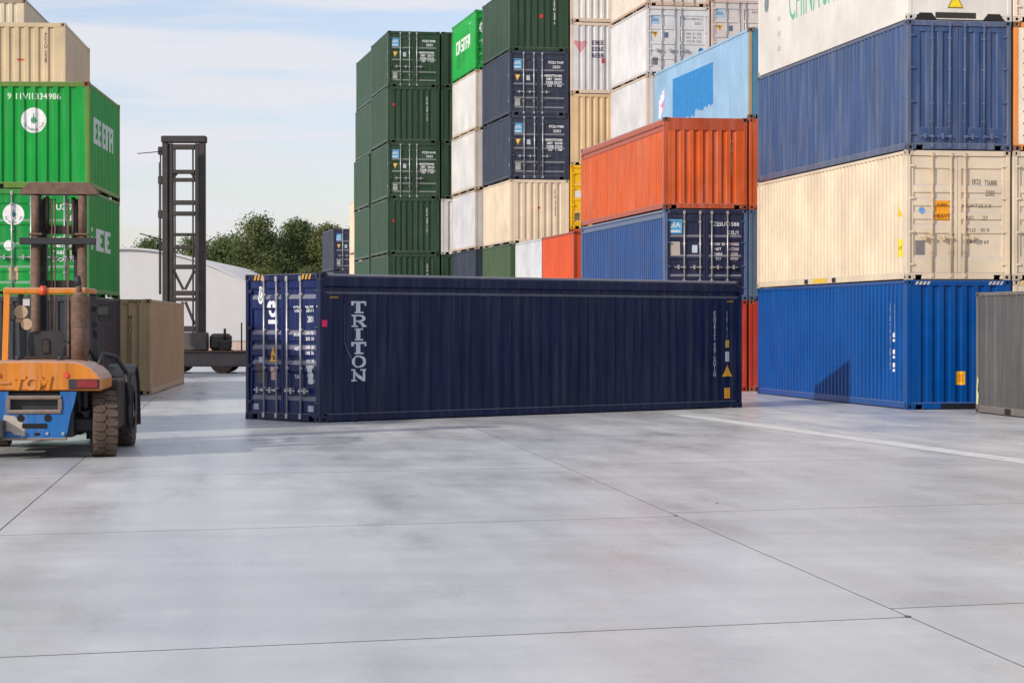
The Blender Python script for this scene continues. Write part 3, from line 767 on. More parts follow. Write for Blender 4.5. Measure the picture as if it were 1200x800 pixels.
container(OC2, 'left', YO, 2 * HS, S40, HS, ORANGE, 'orange container seen as a sliver right of the orange open-top', wear=.45, opentop=.36, frame=rgb(200, 92, 52))
c = container(OC2, 'left', YO, 3 * HS, S40, HS, LBLUE, 'pale blue container with a repainted darker blue patch on its side', wear=.25, frame=rgb(168, 150, 122), sidek='std', cast=rgb(120, 90, 66))
for d in c.root.children:
    if d.name.startswith('end_panel') or d.name.startswith('header') or d.name.startswith('sill'): d.color = (*rgb(70, 130, 165), .4)
    if d.name.startswith('top_rail') or d.name.startswith('bottom_rail'): d.color = (*rgb(150, 186, 212), .3)
drip = [(-3.2, .75), (-3.2, -1.05), (-1.8, -1.05)]
rr = random.Random(3); x = -1.8
while x < 2.0:
    drip += [(x, -.70 + rr.uniform(-.10, .22) + .04 * x), (x + .16, -.66 + rr.uniform(-.02, .14) + .04 * x)]; x += .34
drip += [(2.05, -.62), (2.05, .72)]
lay(c, 'repainted_patch', 'left', (drip, [tuple(range(len(drip)))]), 6.0, 1.36, rgb(40, 132, 198), .0025)
lay(c, 'logo', 'left', join2d((poly2d((-.4, -.5), (-.1, -.5), (.05, -.1), (.2, .0), (.5, .45), (.1, .35), (-.35, .1)), 0, 0),), 1.2, 1.50, rgb(238, 225, 236)); lay(c, 'logo', 'left', join2d((rect2d(.5, .12), .05, -.22), (rect2d(.14, .35), .18, -.3)), 1.2, 1.62, rgb(225, 170, 190), .007)

# ---- two-high pair further back
YF = 1.745
container((2.17, 80.6), 'left', YF, 0, S20, HS, rgb(60, 88, 66), 'dark container hidden under the red-orange one behind the navy container', hidden=True)
c = container((2.17, 80.6), 'left', YF, HS, S20, HS, rgb(212, 84, 40), 'red-orange container with white vertical lettering, low between cream and blue-sided ones', wear=.3, frame=rgb(160, 62, 40))
vertical_text(c, 'left', .95, 2.2, 'CRXU4416', .14, WHITE); vertical_text(c, 'left', 5.2, 1.1, '22G1', .12, rgb(220, 190, 180))
container((1.20, 86.67), 'left', YF, 0, S20, HS, WHT, 'pale container hidden behind the lone navy one, under the white low one', hidden=True)
container((1.20, 86.67), 'left', YF, HS, S20, HS, rgb(198, 201, 205), 'white container low in the gap between dark green and red-orange ones', wear=.2)

# ---- stack with two navy doors (B)
BC = Vector((-.09, 92.7)); YB = 1.765
container(BC, 'left', YB, 0, S20, HS, SLATE, 'dark container hidden at the bottom of the stack with two slate door ends', hidden=True)
container(BC, 'left', YB, HS, S20, HS, rgb(66, 88, 60), 'moss green container just under the lower ribbed cream one', wear=.35)
c = container(BC, 'left', YB, 2 * HS, S20, HS, CREAM, 'cream container with ribbed end below the two slate door ends', wear=.22)
vertical_text(c, 'near', 1.86, 2.2, 'FCIU 3318264', .12, rgb(80, 66, 54)); lay(c, 'seal', 'near', rect2d(.1, .1), 1.20, 1.45, rgb(215, 60, 50))
LR = random.Random(12)
def lessor_door(lbl, corner, yaw, z, col, **k):
    dg = lambda n: ''.join(LR.choice('0123456789') for _ in range(n))
    c = container(corner, 'left', yaw, z, S20, HS, col, lbl, near='door', door='three', bars=(.24, .415, .555), wear=.25, **k)
    small_marks(c)
    words(c, 'near', 1.78, HS - .44, 'FCIU', .15, WHITE, .03); words(c, 'near', 2.16, HS - .44, dg(4) + ' ' + dg(1), .14, WHITE, .03); words(c, 'near', 1.95, HS - .62, '22G1', .15, WHITE, .03)
    for i in range(4): words(c, 'near', 1.66, HS - .98 - .135 * i, ('MGWT', 'NET', 'TARE', 'CU')[i], .13, WHITE, .04); words(c, 'near', 2.02, HS - .98 - .135 * i, ('30480', '28' + dg(3), '022' + dg(2), '1 1' + dg(2))[i], .13, rgb(215, 218, 222), .04)
    for kz in (HS * .62, HS * .22): lay(c, 'rivet_plate', 'left', rect2d(.07, .10), S20 - .15, kz, rgb(200, 205, 212), .02)
    return c
SL2 = rgb(51, 58, 75)
lessor_door('slate container with blue sticker on doors, lower of the two above the cream one', BC, YB, 3 * HS, SL2)
lessor_door('slate container with blue sticker on doors, upper of the two, under dark green', BC, YB, 4 * HS, SL2)
c = container(BC, 'left', YB, 5 * HS, S20, HS, DKGREEN, 'dark green container with ribbed end atop the two slate door ends', wear=.25)
vertical_text(c, 'near', 1.86, 2.05, 'FCIU 488 2', .13, WHITE); lay(c, 'seal', 'near', rect2d(.13, .13), 1.32, 1.42, rgb(210, 40, 50))

# ---- white stack with a bright green top (W)
WC = Vector((-1.59, 99.6)); YW = 1.765
container(WC, 'left', YW, 0, S20, HS, DKGREEN, 'dark container hidden at the bottom of the white stack', hidden=True)
container(WC, 'left', YW, HS, S20, HS, SLATE, 'slate container directly below the three white ones', wear=.25)
container(WC, 'left', YW, 2 * HS, S20, HS, rgb(196, 196, 200), 'white container lowest of the three under the bright green one', wear=.3, frame=rgb(196, 178, 158))
container(WC, 'left', YW, 3 * HS, S20, HS, rgb(202, 200, 199), 'white container in the middle of the three under the bright green one', wear=.25, frame=rgb(206, 190, 170))
container(WC, 'left', YW, 4 * HS, S20, HS, rgb(204, 203, 202), 'white container directly under the bright green one', wear=.2, frame=rgb(206, 186, 160))
c = container(WC, 'left', YW, 5 * HS, S20, HS, rgb(22, 156, 62), 'bright green container with white block lettering atop the white stack', near='door', door='three', wear=.3)
blockletters(c, 1.3, 1.45, [GC_, GR, GS, GF, GA, GR], .56, .58, rgb(215, 222, 215), 'left'); words(c, 'left', 4.6, 2.2, 'CR 4 12', .2, rgb(200, 225, 205), 0); words(c, 'left', 4.55, 1.98, '22', .16, rgb(200, 225, 205), 0)
lay(c, 'repainted_patch', 'left', rect2d(1.1, .62), 1.7, .80, rgb(24, 140, 56)); lay(c, 'repainted_patch', 'left', rect2d(.5, .5), 3.0, .92, rgb(24, 140, 56))
lay(c, 'logo', 'near', disc2d(.26, 20), .42, HS - .75, WHITE, .005); lay(c, 'logo', 'near', disc2d(.17, 16, .12), .42, HS - .75, rgb(90, 160, 120), .009); lay(c, 'sticker', 'near', rect2d(.26, .24), .42, 1.22, rgb(215, 225, 215), .005)

# ---- dark green stacks (G), near bay, its right neighbour and the bay behind
GC = Vector((-5.77, 106.7)); YG = 1.762
container(GC, 'left', YG, 0, S20, HS, DKGREEN, 'dark green container hidden at the bottom of the dark green stack', hidden=True)
def green_end(lbl, corner, z, **k):
    c = container(corner, 'left', YG, z, S20, HS, DKGREEN, lbl, wear=.25, **k)
    return c
c = green_end('dark green container showing just above the lone navy one, lowest visible in its stack', GC, HS); vertical_text(c, 'near', 1.86, 2.15, 'FCIU 488 2', .12, WHITE)
c = green_end('dark green ribbed-end container below the lower dark green door end', GC, 2 * HS); vertical_text(c, 'near', 1.86, 2.15, 'FCIU 488 2 22', .12, WHITE); lay(c, 'seal', 'near', rect2d(.12, .12), .30, 1.55, rgb(190, 40, 50))
lessor_door('dark green container with blue door sticker, lower of two door ends in its stack', GC, YG, 3 * HS, DKGREEN)
c = green_end('dark green ribbed-end container between the two dark green door ends', GC, 4 * HS); vertical_text(c, 'near', 1.86, 2.15, 'FCIU 488 2 22', .12, WHITE); lay(c, 'seal', 'near', rect2d(.12, .12), .30, 1.75, rgb(200, 40, 50))
lessor_door('dark green container with blue door sticker, topmost of the dark green stack', GC, YG, 5 * HS, DKGREEN)
GC2 = GC + edir(YG) * 2.52
PL = ('hidden bottom', 'second', 'third', 'fourth', 'fifth', 'sixth')
for k in range(6):
    container(GC2 + edir(YG) * (.0 if k != 2 else -.02), 'left', YG, k * HS, S20, HS, rgb(210, 208, 204) if k == 2 else DKGREEN,
              'white container seen as a thin upright strip left of the white stack' if k == 2 else 'dark green container sliver right of the dark green stack, %s from ground' % PL[k], wear=.3, hidden=k == 0)
GC3 = GC + ldir(YG) * 7.4 + edir(YG) * .18
for k in range(6):
    container(GC3 + edir(YG) * (-.10 if k < 4 else 0), 'left', YG, k * HS, S20, HS, rgb(50, 76, 58), 'dark green container behind the dark green stack on its left, %s from the ground' % PL[k], wear=.25, hidden=k == 0)
for k in range(3):
    container((-7.90, 122.0), 'left', YG, k * HH, S20, HH, rgb(226, 200, 172), ('hidden bottom beige container left of the far dark green stack', 'lower beige sliver of a container left of the dark green stacks', 'upper beige sliver of a container left of the dark green stacks')[k], wear=.2, hidden=k == 0)
for k in range(2): container((-10.9, 140.0), 'left', YG, k * HS, S20, HS, SLATE, ('dark container hidden at the bottom of the farthest stack', 'dark container hidden below the distant slate one by the trees')[k], hidden=True)
lessor_door('distant slate container with blue door sticker beside the trees', (-10.9, 140.0), YG, 2 * HS, SL2)

# ---- tall stack right of the slate doors (C)
CC = Vector((2.37, 93.2)); z = 0
container(CC, 'left', YB, 0, S20, HH, DKGREEN, 'container hidden at the bottom below the yellow one', hidden=True)
container(CC, 'left', YB, HH, S20, HH, ORANGE, 'orange-red container hidden just below the yellow one', hidden=True)
z = 2 * HH
c = container(CC, 'left', YB, z, S20, HS, YELLOW, 'yellow container showing its door edge beside the orange open-top', near='door', door='three', bars=(.43, .57, .76), wear=.2)
lay(c, 'sticker', 'near', rect2d(.34, .26), .38, 1.42, rgb(232, 230, 226), .005); lay(c, 'sticker', 'near', rect2d(.20, .30), .30, .5, rgb(120, 112, 90), .005)
z += HS
container(CC, 'left', YB, z, S20, HH, rgb(216, 188, 148), 'sandy beige container with ribbed end directly above the yellow one', wear=.25); z += HH
c = container(CC, 'left', YB, z, S20, HH, rgb(208, 207, 209), 'white container with pink heart-like logo and dark lettering on its ribbed end', wear=.2, frame=rgb(216, 196, 176))
lay(c, 'logo', 'near', poly2d((0, -.28), (.30, .16), (.24, .24), (.05, .20), (-.05, .20), (-.24, .24), (-.30, .16)), .42, HH - .98, rgb(216, 150, 156))
for i in range(3): words(c, 'near', 1.15, HH - .82 - .26 * i, ('EBEE', 'EEBE', 'BEEB')[i], .24, rgb(58, 58, 98), .03)
lay(c, 'logo', 'near', rect2d(.14, .2), 1.36, HH - 1.55, rgb(200, 60, 80), .006)
z += HH
container(CC, 'left', YB, z, S20, HS, rgb(224, 220, 214), 'white ribbed container cut by the picture top above the pink logo one', wear=.2, frame=rgb(210, 190, 170))

# ---- white stacks with dark printed doors (D, E)
DC = Vector((5.05, 86.3)); YD = 1.752
for k in range(3): container(DC, 'left', YD, k * HH, S20, HH, (CREAM, RUSTRED, WHT)[k], ('cream', 'rust-red', 'pale')[k] + ' container hidden behind the orange open-top, %s from the ground' % ('first', 'second', 'third')[k], hidden=True)
z = 3 * HH
c = container(DC, 'left', YD, z, S20, HS, rgb(204, 205, 207), 'white container partly behind the pale blue one, under the white door end', wear=.2, frame=rgb(214, 192, 168)); z += HS
c = container(DC, 'left', YD, z, S20, HS, rgb(208, 209, 211), 'white container with full-width printed doors above the pale blue one', near='door', door='three', bars=(.24, .45, .555), wear=.25, frame=rgb(206, 200, 194))
small_marks(c, True)
words(c, 'near', 1.80, HS - .46, 'FSCU 80215 2', .13, BLACK, 0); words(c, 'near', 2.0, HS - .62, '22G1', .13, BLACK, 0)
for i in range(3): words(c, 'near', 1.85, HS - 1.02 - .14 * i, ('MG 31 222', 'NT 30 113', 'CU 01 222')[i], .13, BLACK, 0)
lay(c, 'sticker', 'near', disc2d(.10, 14), 2.12, .95, rgb(40, 110, 170), .006)
z += HS
container(DC, 'left', YD, z, S20, HS, rgb(212, 202, 188), 'off-white container cut by the picture top, above the white door end', wear=.35, frame=rgb(200, 172, 148), near='door', door='three')
EC = DC + edir(YD) * 2.50
for k in range(4): container(EC, 'left', YD, k * HH, S20, HH, (SLATE, WHT, CREAM, WHT)[k], ('slate', 'white', 'cream', 'grey-white')[k] + ' container hidden behind the pale blue and orange ones', hidden=True)
c = container(EC, 'left', YD, 4 * HH, S20, HS, rgb(212, 203, 198), 'pinkish white container door end above the pale blue one, beside the right-hand stack', near='door', door='three', bars=(.24, .45, .555), wear=.3, frame=rgb(206, 180, 170))
small_marks(c, True); words(c, 'near', 1.75, HS - .46, 'FSCU', .13, BLACK, 0); words(c, 'near', 1.8, 1.55, 'MG 31', .13, BLACK, 0)

# ---- left-hand green stack
LC = Vector((-10.23, 55.6)); YL = 1.619
container(LC, 'right', YL, 0, S20, HS, rgb(52, 56, 62), 'dark grey container on the ground under the green door end, behind the forklift', wear=.35)
c = container(LC, 'right', YL, HS, S20, HS, EVER, 'green container with disc logo on its doors, behind the forklift mast', near='door', door='three', wear=.4, frame=rgb(60, 140, 62))
def tree_logo(ct, u, v, r, g=rgb(60, 150, 110)):
    lay(ct, 'logo', 'near', disc2d(r, 32), u, v, rgb(236, 234, 232), .004)
    st = []
    for i in range(16):
        a = math.pi / 2 + 2 * math.pi * i / 16; q = r * (.30 if i % 2 == 0 else .20)
        if i == 0: q = r * .62
        st.append((q * math.cos(a), q * math.sin(a)))
    lay(ct, 'logo', 'near', (st, [tuple(range(16))]), u, v, g, .008)
    for i in range(10):
        a = math.pi * (1.10 + .80 * i / 9); ch = 'TAIWANLINE'[i]
        g2 = rot2d(text2d(ch, r * .30, .01), a + math.pi / 2)
        lay(ct, 'lettering', 'near', g2, u + r * .76 * math.cos(a), v + r * .76 * math.sin(a), rgb(80, 120, 100), .008)
tree_logo(c, .62, HS - .62, .26, rgb(70, 130, 130)); lay(c, 'sticker', 'near', disc2d(.13, 18), .52, 1.22, rgb(225, 235, 228), .005); lay(c, 'sticker', 'near', rect2d(.22, .30), .62, .54, rgb(200, 172, 130), .005)
words(c, 'near', 1.86, HS - .44, 'U774', .20, WHITE, .02); words(c, 'near', 2.16, HS - .44, '7897', .20, WHITE, .02); words(c, 'near', 2.04, HS - .70, '20H', .19, WHITE, .02)
for i in range(4): words(c, 'near', 1.72, HS - 1.20 - .17 * i, ('MGW', 'NET', 'TARE', 'CUCAP')[i], .12, WHITE, .03); words(c, 'near', 2.10, HS - 1.20 - .17 * i, ('30480', '28230', '2250', '1170')[i], .13, WHITE, .02)
blockletters(c, 1.1, 1.42, [['#..#', '...#', '#.##', '...#', '#..#'], GE, GE], 1.15, .55, rgb(215, 222, 216))
c = container(LC, 'right', YL, 2 * HS, S20, HS, rgb(16, 150, 60), 'green container with ribbed end and white disc logo, above the green doors', wear=.5, frame=rgb(96, 130, 52), cast=rgb(120, 70, 40), endk='std')
tree_logo(c, .5 + .60, 1.65, .305); words(c, 'near', .95 + .16, 2.23, '9 11VI1334986', .21, rgb(220, 232, 215), .015)
blockletters(c, 1.3, 1.50, [GE, GB, GE, GF, GA], .68, .64, rgb(210, 222, 212))
LC3 = Vector((-12.53, 64.5))
for k in range(3): container(LC3, 'right', 1.64, k * HS, S20, HS, (SLATE, EVER, EVER)[k], ('slate', 'green', 'bright green')[k] + ' container hidden behind the left green stack, %s from the ground' % ('first', 'second', 'third')[k], hidden=True)
c = container(LC3, 'right', 1.64, 3 * HS, S20, HS, rgb(206, 184, 150), 'beige container with ribbed end above and behind the green ones', wear=.3)
vertical_text(c, 'near', W - .55, 2.3, 'FCIU 228', .14, rgb(80, 68, 56)); lay(c, 'sticker', 'near', rect2d(.2, .05), W - 1.25, 1.55, rgb(215, 80, 50))
LC4 = Vector((-16.5, 78.2))
for k in range(4): container(LC4, 'right', 1.64, k * HS, S20, HS, (SLATE, CREAM, EVER, TAN)[k], ('slate', 'cream', 'green', 'tan')[k] + ' container hidden far behind the left green stack', hidden=True)
container(LC4, 'right', 1.64, 4 * HS, S20, HS, rgb(206, 192, 166), 'beige container cut by the top left corner of the picture', wear=.6, frame=rgb(150, 132, 112))
# tan container on the ground
c = container((-9.75, 62.0), 'right', 1.64, 0, S40, HS, TAN, 'tan container alone on the ground between forklift and the mast machine', wear=.3, sidek='std')
vertical_text(c, 'near', W - .55, 2.15, 'MSKU2280416', .15, rgb(96, 84, 66))
hazard(c, 'near', (W - .45,), HS - .07, rgb(110, 90, 55))

# stack just outside the left edge of the picture; it shades the navy doors
for k in range(3): container((-14.3, 33.2), 'right', 1.6, k * HS, S20, HS, (OBLUE, RUSTRED, TAN)[k], ('blue', 'red', 'tan')[k] + ' container in the stack outside the left edge of the picture', hidden=True)

# ---------------------------------------------------------------- forklift
FO = rgb(206, 126, 42); FB = rgb(34, 98, 162); FG = rgb(120, 104, 92)
fk = empty('forklift', (-6.80, 32.95, 0), .08, 'orange and blue forklift seen from behind, parked by the left green stack', 'forklift')
def fpart(n, m, mats, col=None, wear=.8, parent=fk, fix=True): return ob(n, m.mesh(n, mats, fix), parent, col, None, wear)
# counterweight: lofted rounded block
half = [(0, .955), (.93, .955), (.97, .985), (.97, 1.12), (.935, 1.19), (.85, 1.275), (.73, 1.345), (.60, 1.378), (0, 1.39)]
ring = half + [(-x, z) for x, z in half[-2:0:-1]]
m = MB(); ks = []
for y, ins in ((-.64, .10), (-.625, .05), (-.57, .012), (-.47, 0), (.2, 0), (.95, .02)):
    ks.append(m.pts([(x * (1 - ins * .55), y, 1.16 + (z - 1.16) * (1 - ins * 1.3)) for x, z in ring]))
n = len(ring)
for a, b in zip(ks, ks[1:]):
    for i in range(n): m.face([a + i, a + (i + 1) % n, b + (i + 1) % n, b + i], 0, False)
m.face([ks[0] + i for i in range(n)]); m.face([ks[-1] + i for i in range(n)][::-1])
cw = fpart('counterweight', m, ['paint'], FO, 1.0)
def text3d(name, s, size, depth, parent, col, loc):
    cu = bpy.data.curves.new('t', 'FONT'); cu.body = s; cu.size = size; cu.extrude = depth; cu.offset = .012; cu.resolution_u = 3; cu.align_x = 'CENTER'; cu.shear = .2
    o = bpy.data.objects.new('t', cu); C.objects.link(o); me = bpy.data.meshes.new_from_object(o); bpy.data.objects.remove(o); bpy.data.curves.remove(cu)
    for v in me.vertices: v.co = Vector((v.co.x, -v.co.z, v.co.y)) + Vector(loc)
    me.materials.clear(); me.materials.append(M['paint'])
    bm = bmesh.new(); bm.from_mesh(me); bmesh.ops.recalc_face_normals(bm, faces=bm.faces); bm.to_mesh(me); bm.free()
    return ob(name, me, parent, col, None, .9)
text3d('raised_lettering', 'TCM', .25, .022, cw, FO, (-.02, -.645, .985))
fpart('raised_bar', MB().cbox(-.46, -.31, -.665, -.63, 1.055, 1.085, .006), ['paint'], FO, .9, cw)
for s in (1, -1):
    t = fpart('tail_light', MB().cbox(min(s * .50, s * .93), max(s * .50, s * .93), -.66, -.60, .985, 1.125, .012), ['blacksteel'], None, 0)
    fpart('lens', MB().cbox(min(s * .62, s * .91), max(s * .62, s * .91), -.672, -.655, 1.0, 1.11, .008), ['redlens'], None, 0, t)
    fpart('reflector', MB().tube((s * .47, -.63, 1.18), (s * .47, -.66, 1.18), .042, .036, n=14), ['redlamp'])
# blue lower weight: solid plates around real openings
dk = fpart('rear_frame', MB().cbox(-.52, .55, -.50, .5, .30, .95, .02), ['blacksteel'])
def pl(n, poly, y0=-.60, y1=-.50, col=FB, w=.8): 
    m = MB(); m.prism(poly, lambda a, b, h: (a, h, b), y0, y1); return fpart(n, m, ['paint'], col, w)
pl('lower_weight', [(-.57, .95), (-.34, .95), (-.34, .64), (-.49, .64), (-.545, .80)])
pl('lower_weight', [(.38, .95), (.61, .95), (.58, .80), (.53, .64), (.38, .64)])
pl('lower_weight', [(-.488, .638), (.528, .638), (.47, .34), (.43, .30), (-.40, .30), (-.44, .34)], -.60, -.50)
for z in (.865, .665): fpart('frame_bar', MB().cbox(-.36, .40, -.63, -.51, z - .028, z + .028, .012), ['paint'], FG, .7)
for s in (-.34, .38): fpart('frame_bar', MB().cbox(s - .03, s + .03, -.628, -.51, .69, .838, .01), ['paint'], FG, .7)
for x in (-.17, .21): fpart('tow_hole', MB().tube((x, -.592, .575), (x, -.608, .575), .052, n=16), ['dark'])
fpart('slot', MB().cbox(-.15, .20, -.608, -.592, .43, .50, .004), ['dark']); fpart('slot', MB().cbox(.02, .10, -.608, -.592, .33, .37, .004), ['dark'])
fpart('lower_lip', MB().cbox(-.44, .47, -.625, -.50, .265, .298, .01), ['paint'], FG, .9)
rp_ = random.Random(5); pg = []
for i in range(18):
    a = 2 * math.pi * i / 18; r0 = 1 + rp_.uniform(-.25, .25); pg.append((-.27 + .15 * r0 * math.cos(a) + .10 * math.sin(-a), .46 + .14 * r0 * math.sin(a)))
m = MB(); m.prism(pg, lambda a, b, h: (a, h, b), -.604, -.601); fpart('bare_patch', m, ['paint'], rgb(178, 168, 156), .9)
fpart('tow_block', MB().cbox(-.72, -.37, -.86, -.60, .31, .55, .015), ['blacksteel'])
# steer axle and wheels
fpart('steer_axle', MB().cbox(-.80, .80, -.12, .12, .36, .56, .03).tube((-.8, .2, .5), (.8, .2, .5), .045, n=8), ['blacksteel'])
def wheel(x, y, r, wd, steer, lugs):
    wr = bpy.data.objects.new('wheel', None); C.objects.link(wr); wr.parent = fk; wr.location = (x, y, r); wr.rotation_euler = (0, 0, steer); wr.empty_display_size = .2
    prof = [(-wd / 2 + .02, r * .56), (-wd / 2, r * .72), (-wd / 2 + .01, r * .90), (-wd / 2 + .05, r * .955), (wd / 2 - .05, r * .955), (wd / 2 - .01, r * .90), (wd / 2, r * .72), (wd / 2 - .02, r * .56)]
    N = 36; m = MB(); k = []
    for i in range(N):
        a = 2 * math.pi * i / N; k.append(m.pts([(p, q * math.cos(a), q * math.sin(a)) for p, q in prof]))
    P = len(prof)
    for i in range(N):
        a, b = k[i], k[(i + 1) % N]
        for j in range(P - 1): m.face([a + j, b + j, b + j + 1, a + j + 1], 0, True)
    ob('tyre', m.mesh('tyre', ['rubber'], True), wr)
    lm = MB()   # one tread block, hexagonal
    hx = wd * .235; hy = math.pi * r / lugs * .80
    lm.prism([(-hx, -hy * .45), (-hx * .35, -hy), (hx, -hy * .75), (hx, hy * .45), (hx * .35, hy), (-hx, hy * .75)], lambda a, b, h: (a, b, h), -.03, r * .05)
    lme = lm.mesh('tread_block', ['rubber'], True)
    for i in range(lugs):
        for s in (1, -1):
            a = 2 * math.pi * (i + (.25 if s > 0 else -.25)) / lugs
            o = ob('tread_block', lme, wr, loc=(s * wd * .235, -math.sin(a) * r * .945, math.cos(a) * r * .945)); o.rotation_euler = (a, 0, 0 if s > 0 else 0)
            if s < 0: o.scale = (-1, 1, 1)
    rm = MB(); rm.tube((-wd * .30, 0, 0), (wd * .30, 0, 0), r * .56, n=24); rm.tube((wd * .3, 0, 0), (wd * .42, 0, 0), r * .22, n=12); rm.tube((-wd * .3, 0, 0), (-wd * .42, 0, 0), r * .22, n=12)
    ob('rim', rm.mesh('rim', ['paint'], True), wr, rgb(120, 110, 100), wear=.9)
for s in (1, -1):
    wheel(s * .93, 0, .47, .36, .16, 22)
    wheel(s * .96, 2.95, .58, .34, 0, 24)
# engine hood, side frames and fenders
fpart('engine_hood', MB().cbox(-.60, .60, .96, 2.05, .62, 1.30, .05), ['blacksteel'])
fpart('chassis', MB().cbox(-.62, .62, .2, 3.5, .30, .62, .04), ['blacksteel'])
for s in (1, -1):
    m = MB(); arc = [(2.95 + .70 * math.cos(a), .58 + .70 * math.sin(a)) for a in [math.pi * (.02 + .96 * i / 10) for i in range(11)]]
    arc = [(3.72, .30)] + arc + [(2.22, .30)]
    inn = [(2.95 + (y - 2.95) * .93, .58 + (z - .58) * .93) for y, z in arc]
    for (a, b), (c_, d_) in zip(zip(arc, inn), list(zip(arc, inn))[1:]):
        k = m.pts([(s * .74, *a), (s * 1.16, *a), (s * 1.16, *c_), (s * .74, *c_), (s * .74, *b), (s * 1.16, *b), (s * 1.16, *d_), (s * .74, *d_)])
        for q in ((0, 1, 2, 3), (7, 6, 5, 4), (0, 4, 5, 1), (3, 2, 6, 7), (1, 5, 6, 2), (0, 3, 7, 4)): m.face([k + i for i in q])
    fpart('fender', m, ['blacksteel'])
    fpart('mud_flap', MB().cbox(min(s * .78, s * 1.14), max(s * .78, s * 1.14), 2.15, 2.18, .28, 1.12, .006), ['mastmetal'])
    m = MB(); pts = [(s * .74, 1.2, 1.30), (s * .80, 1.35, 1.46), (s * .98, 1.5, 1.40), (s * 1.12, 1.6, 1.16), (s * 1.15, 1.65, .70), (s * 1.15, 1.66, .34)]
    for a, b in zip(pts, pts[1:]): m.tube(a, b, .035, n=8)
    fpart('grab_rail', m, ['blacksteel'])
    fpart('step_panel', MB().cbox(min(s * .66, s * 1.06), max(s * .66, s * 1.06), 1.0, 1.9, .36, 1.08, .03), ['mastmetal'])
# overhead guard
m = MB()
for s in (1, -1):
    o = fpart('guard_post', MB().bar((s * .57, .74, 1.34), (s * .55, .82, 2.36), .085, .085), ['paint'], FO if s < 0 else rgb(150, 92, 50), .7)
    fpart('guard_post', MB().bar((s * .57, 2.75, 1.0), (s * .55, 2.35, 2.36), .08, .08), ['blacksteel'])
    fpart('guard_rail', MB().cbox(s * .55 - .045, s * .55 + .045, .78, 2.42, 2.362, 2.44, .012), ['paint'], FO, .7)
fpart('guard_rail', MB().cbox(-.60, .60, .76, .86, 2.34, 2.435, .02), ['paint'], FO, .6)
for i in range(6): fpart('guard_slat', MB().cbox(-.504, .504, 1.0 + i * .25, 1.05 + i * .25, 2.38, 2.42, .006), ['paint'], FO, .8)
fpart('beacon', MB().tube((-.02, .76, 2.33), (-.02, .76, 2.46), .055, .045, n=12), ['redlamp'])
# exhaust with perforated heat shield
ex = fpart('exhaust', MB().tube((.54, .45, 1.34), (.54, .45, 2.30), .122, n=20).tube((.54, .45, 2.30), (.54, .45, 2.37), .122, .05, n=20).tube((.54, .45, 2.36), (.52, .45, 2.54), .042, n=10), ['rustpipe'])
for i in range(14): fpart('shield_ring', MB().tube((.54, .45, 1.86 + i * .032), (.54, .45, 1.878 + i * .032), .129, n=20), ['rustpipe'], parent=ex)
fpart('exhaust_tip', MB().tube((.525, .45, 2.46), (.505, .45, 2.60), .05, n=10), ['blacksteel'], parent=ex)
for s in (1, -1):
    fpart('lifting_eye', MB().tube((s * .30, .1, 1.385), (s * .30, .1, 1.44), .05, .04, n=12), ['blacksteel'])
    for x in (.2, .42): fpart('bolt', MB().tube((s * x, -.60, .36), (s * x, -.622, .36), .022, n=6), ['galv'])
    m = MB(); hp = [(s * .48, 3.2, .9), (s * .52, 3.0, 1.3), (s * .46, 2.6, 1.5), (s * .38, 2.3, 1.2)]
    for a, b in zip(hp, hp[1:]): m.tube(a, b, .022, n=8)
    fpart('hydraulic_hose', m, ['gasket'])
    mr = fpart('mirror', MB().cbox(min(s * .62, s * .80), max(s * .62, s * .80), 2.28, 2.31, 1.95, 2.2, .02), ['blacksteel']); fpart('mirror_arm', MB().bar((s * .56, 2.36, 2.2), (s * .70, 2.31, 2.12), .025, .025), ['blacksteel'], parent=mr)
for i in range(3): fpart('control_lever', MB().tube((.16 + .07 * i, 2.0, 1.3), (.16 + .07 * i, 1.86, 1.62), .012, n=6).tube((.16 + .07 * i, 1.86, 1.62), (.16 + .07 * i, 1.85, 1.66), .024, n=8), ['blacksteel'])
fpart('engine_cover_hinge', MB().cbox(-.30, .34, .80, .96, 1.385, 1.43, .015), ['mastmetal'])
# seat, dashboard lamp, mirrors
st = fpart('seat', MB().cbox(-.26, .24, 1.15, 1.62, 1.30, 1.42, .05), ['blacksteel'])
m = MB(); half = [(-.24, 1.40), (.22, 1.40), (.26, 1.60), (.24, 1.76), (.16, 1.80), (-.18, 1.80), (-.26, 1.76), (-.28, 1.60)]
m.prism(half, lambda a, b, h: (a, h, b), 1.0, 1.12); fpart('seat_back', m, ['blacksteel'], parent=st)
fpart('seat_panel', MB().cbox(-.06, .05, .982, 1.0, 1.46, 1.68, .015), ['mastmetal'], parent=st)
lp = fpart('work_lamp', MB().tube((-.36, .9, 2.08), (-.36, 1.12, 2.08), .10, .07, n=16), ['beige']); fpart('lamp_bracket', MB().bar((-.36, 1.0, 2.15), (-.36, 1.0, 2.36), .03, .03), ['blacksteel'], parent=lp)
fpart('work_lamp', MB().tube((-.28, .9, 1.90), (-.28, 1.0, 1.90), .085, n=16).tube((-.44, .95, 1.95), (-.28, .95, 1.95), .035, n=8), ['beige'])
fpart('paper_notice', MB().cbox(-.33, -.23, .88, .885, 2.17, 2.28, .001), ['fabricroof'])
fpart('steering_column', MB().tube((-.2, 2.2, 1.2), (-.2, 1.95, 1.62), .04, n=8).tube((-.2, 1.97, 1.62), (-.2, 1.93, 1.66), .19, n=20), ['blacksteel'])
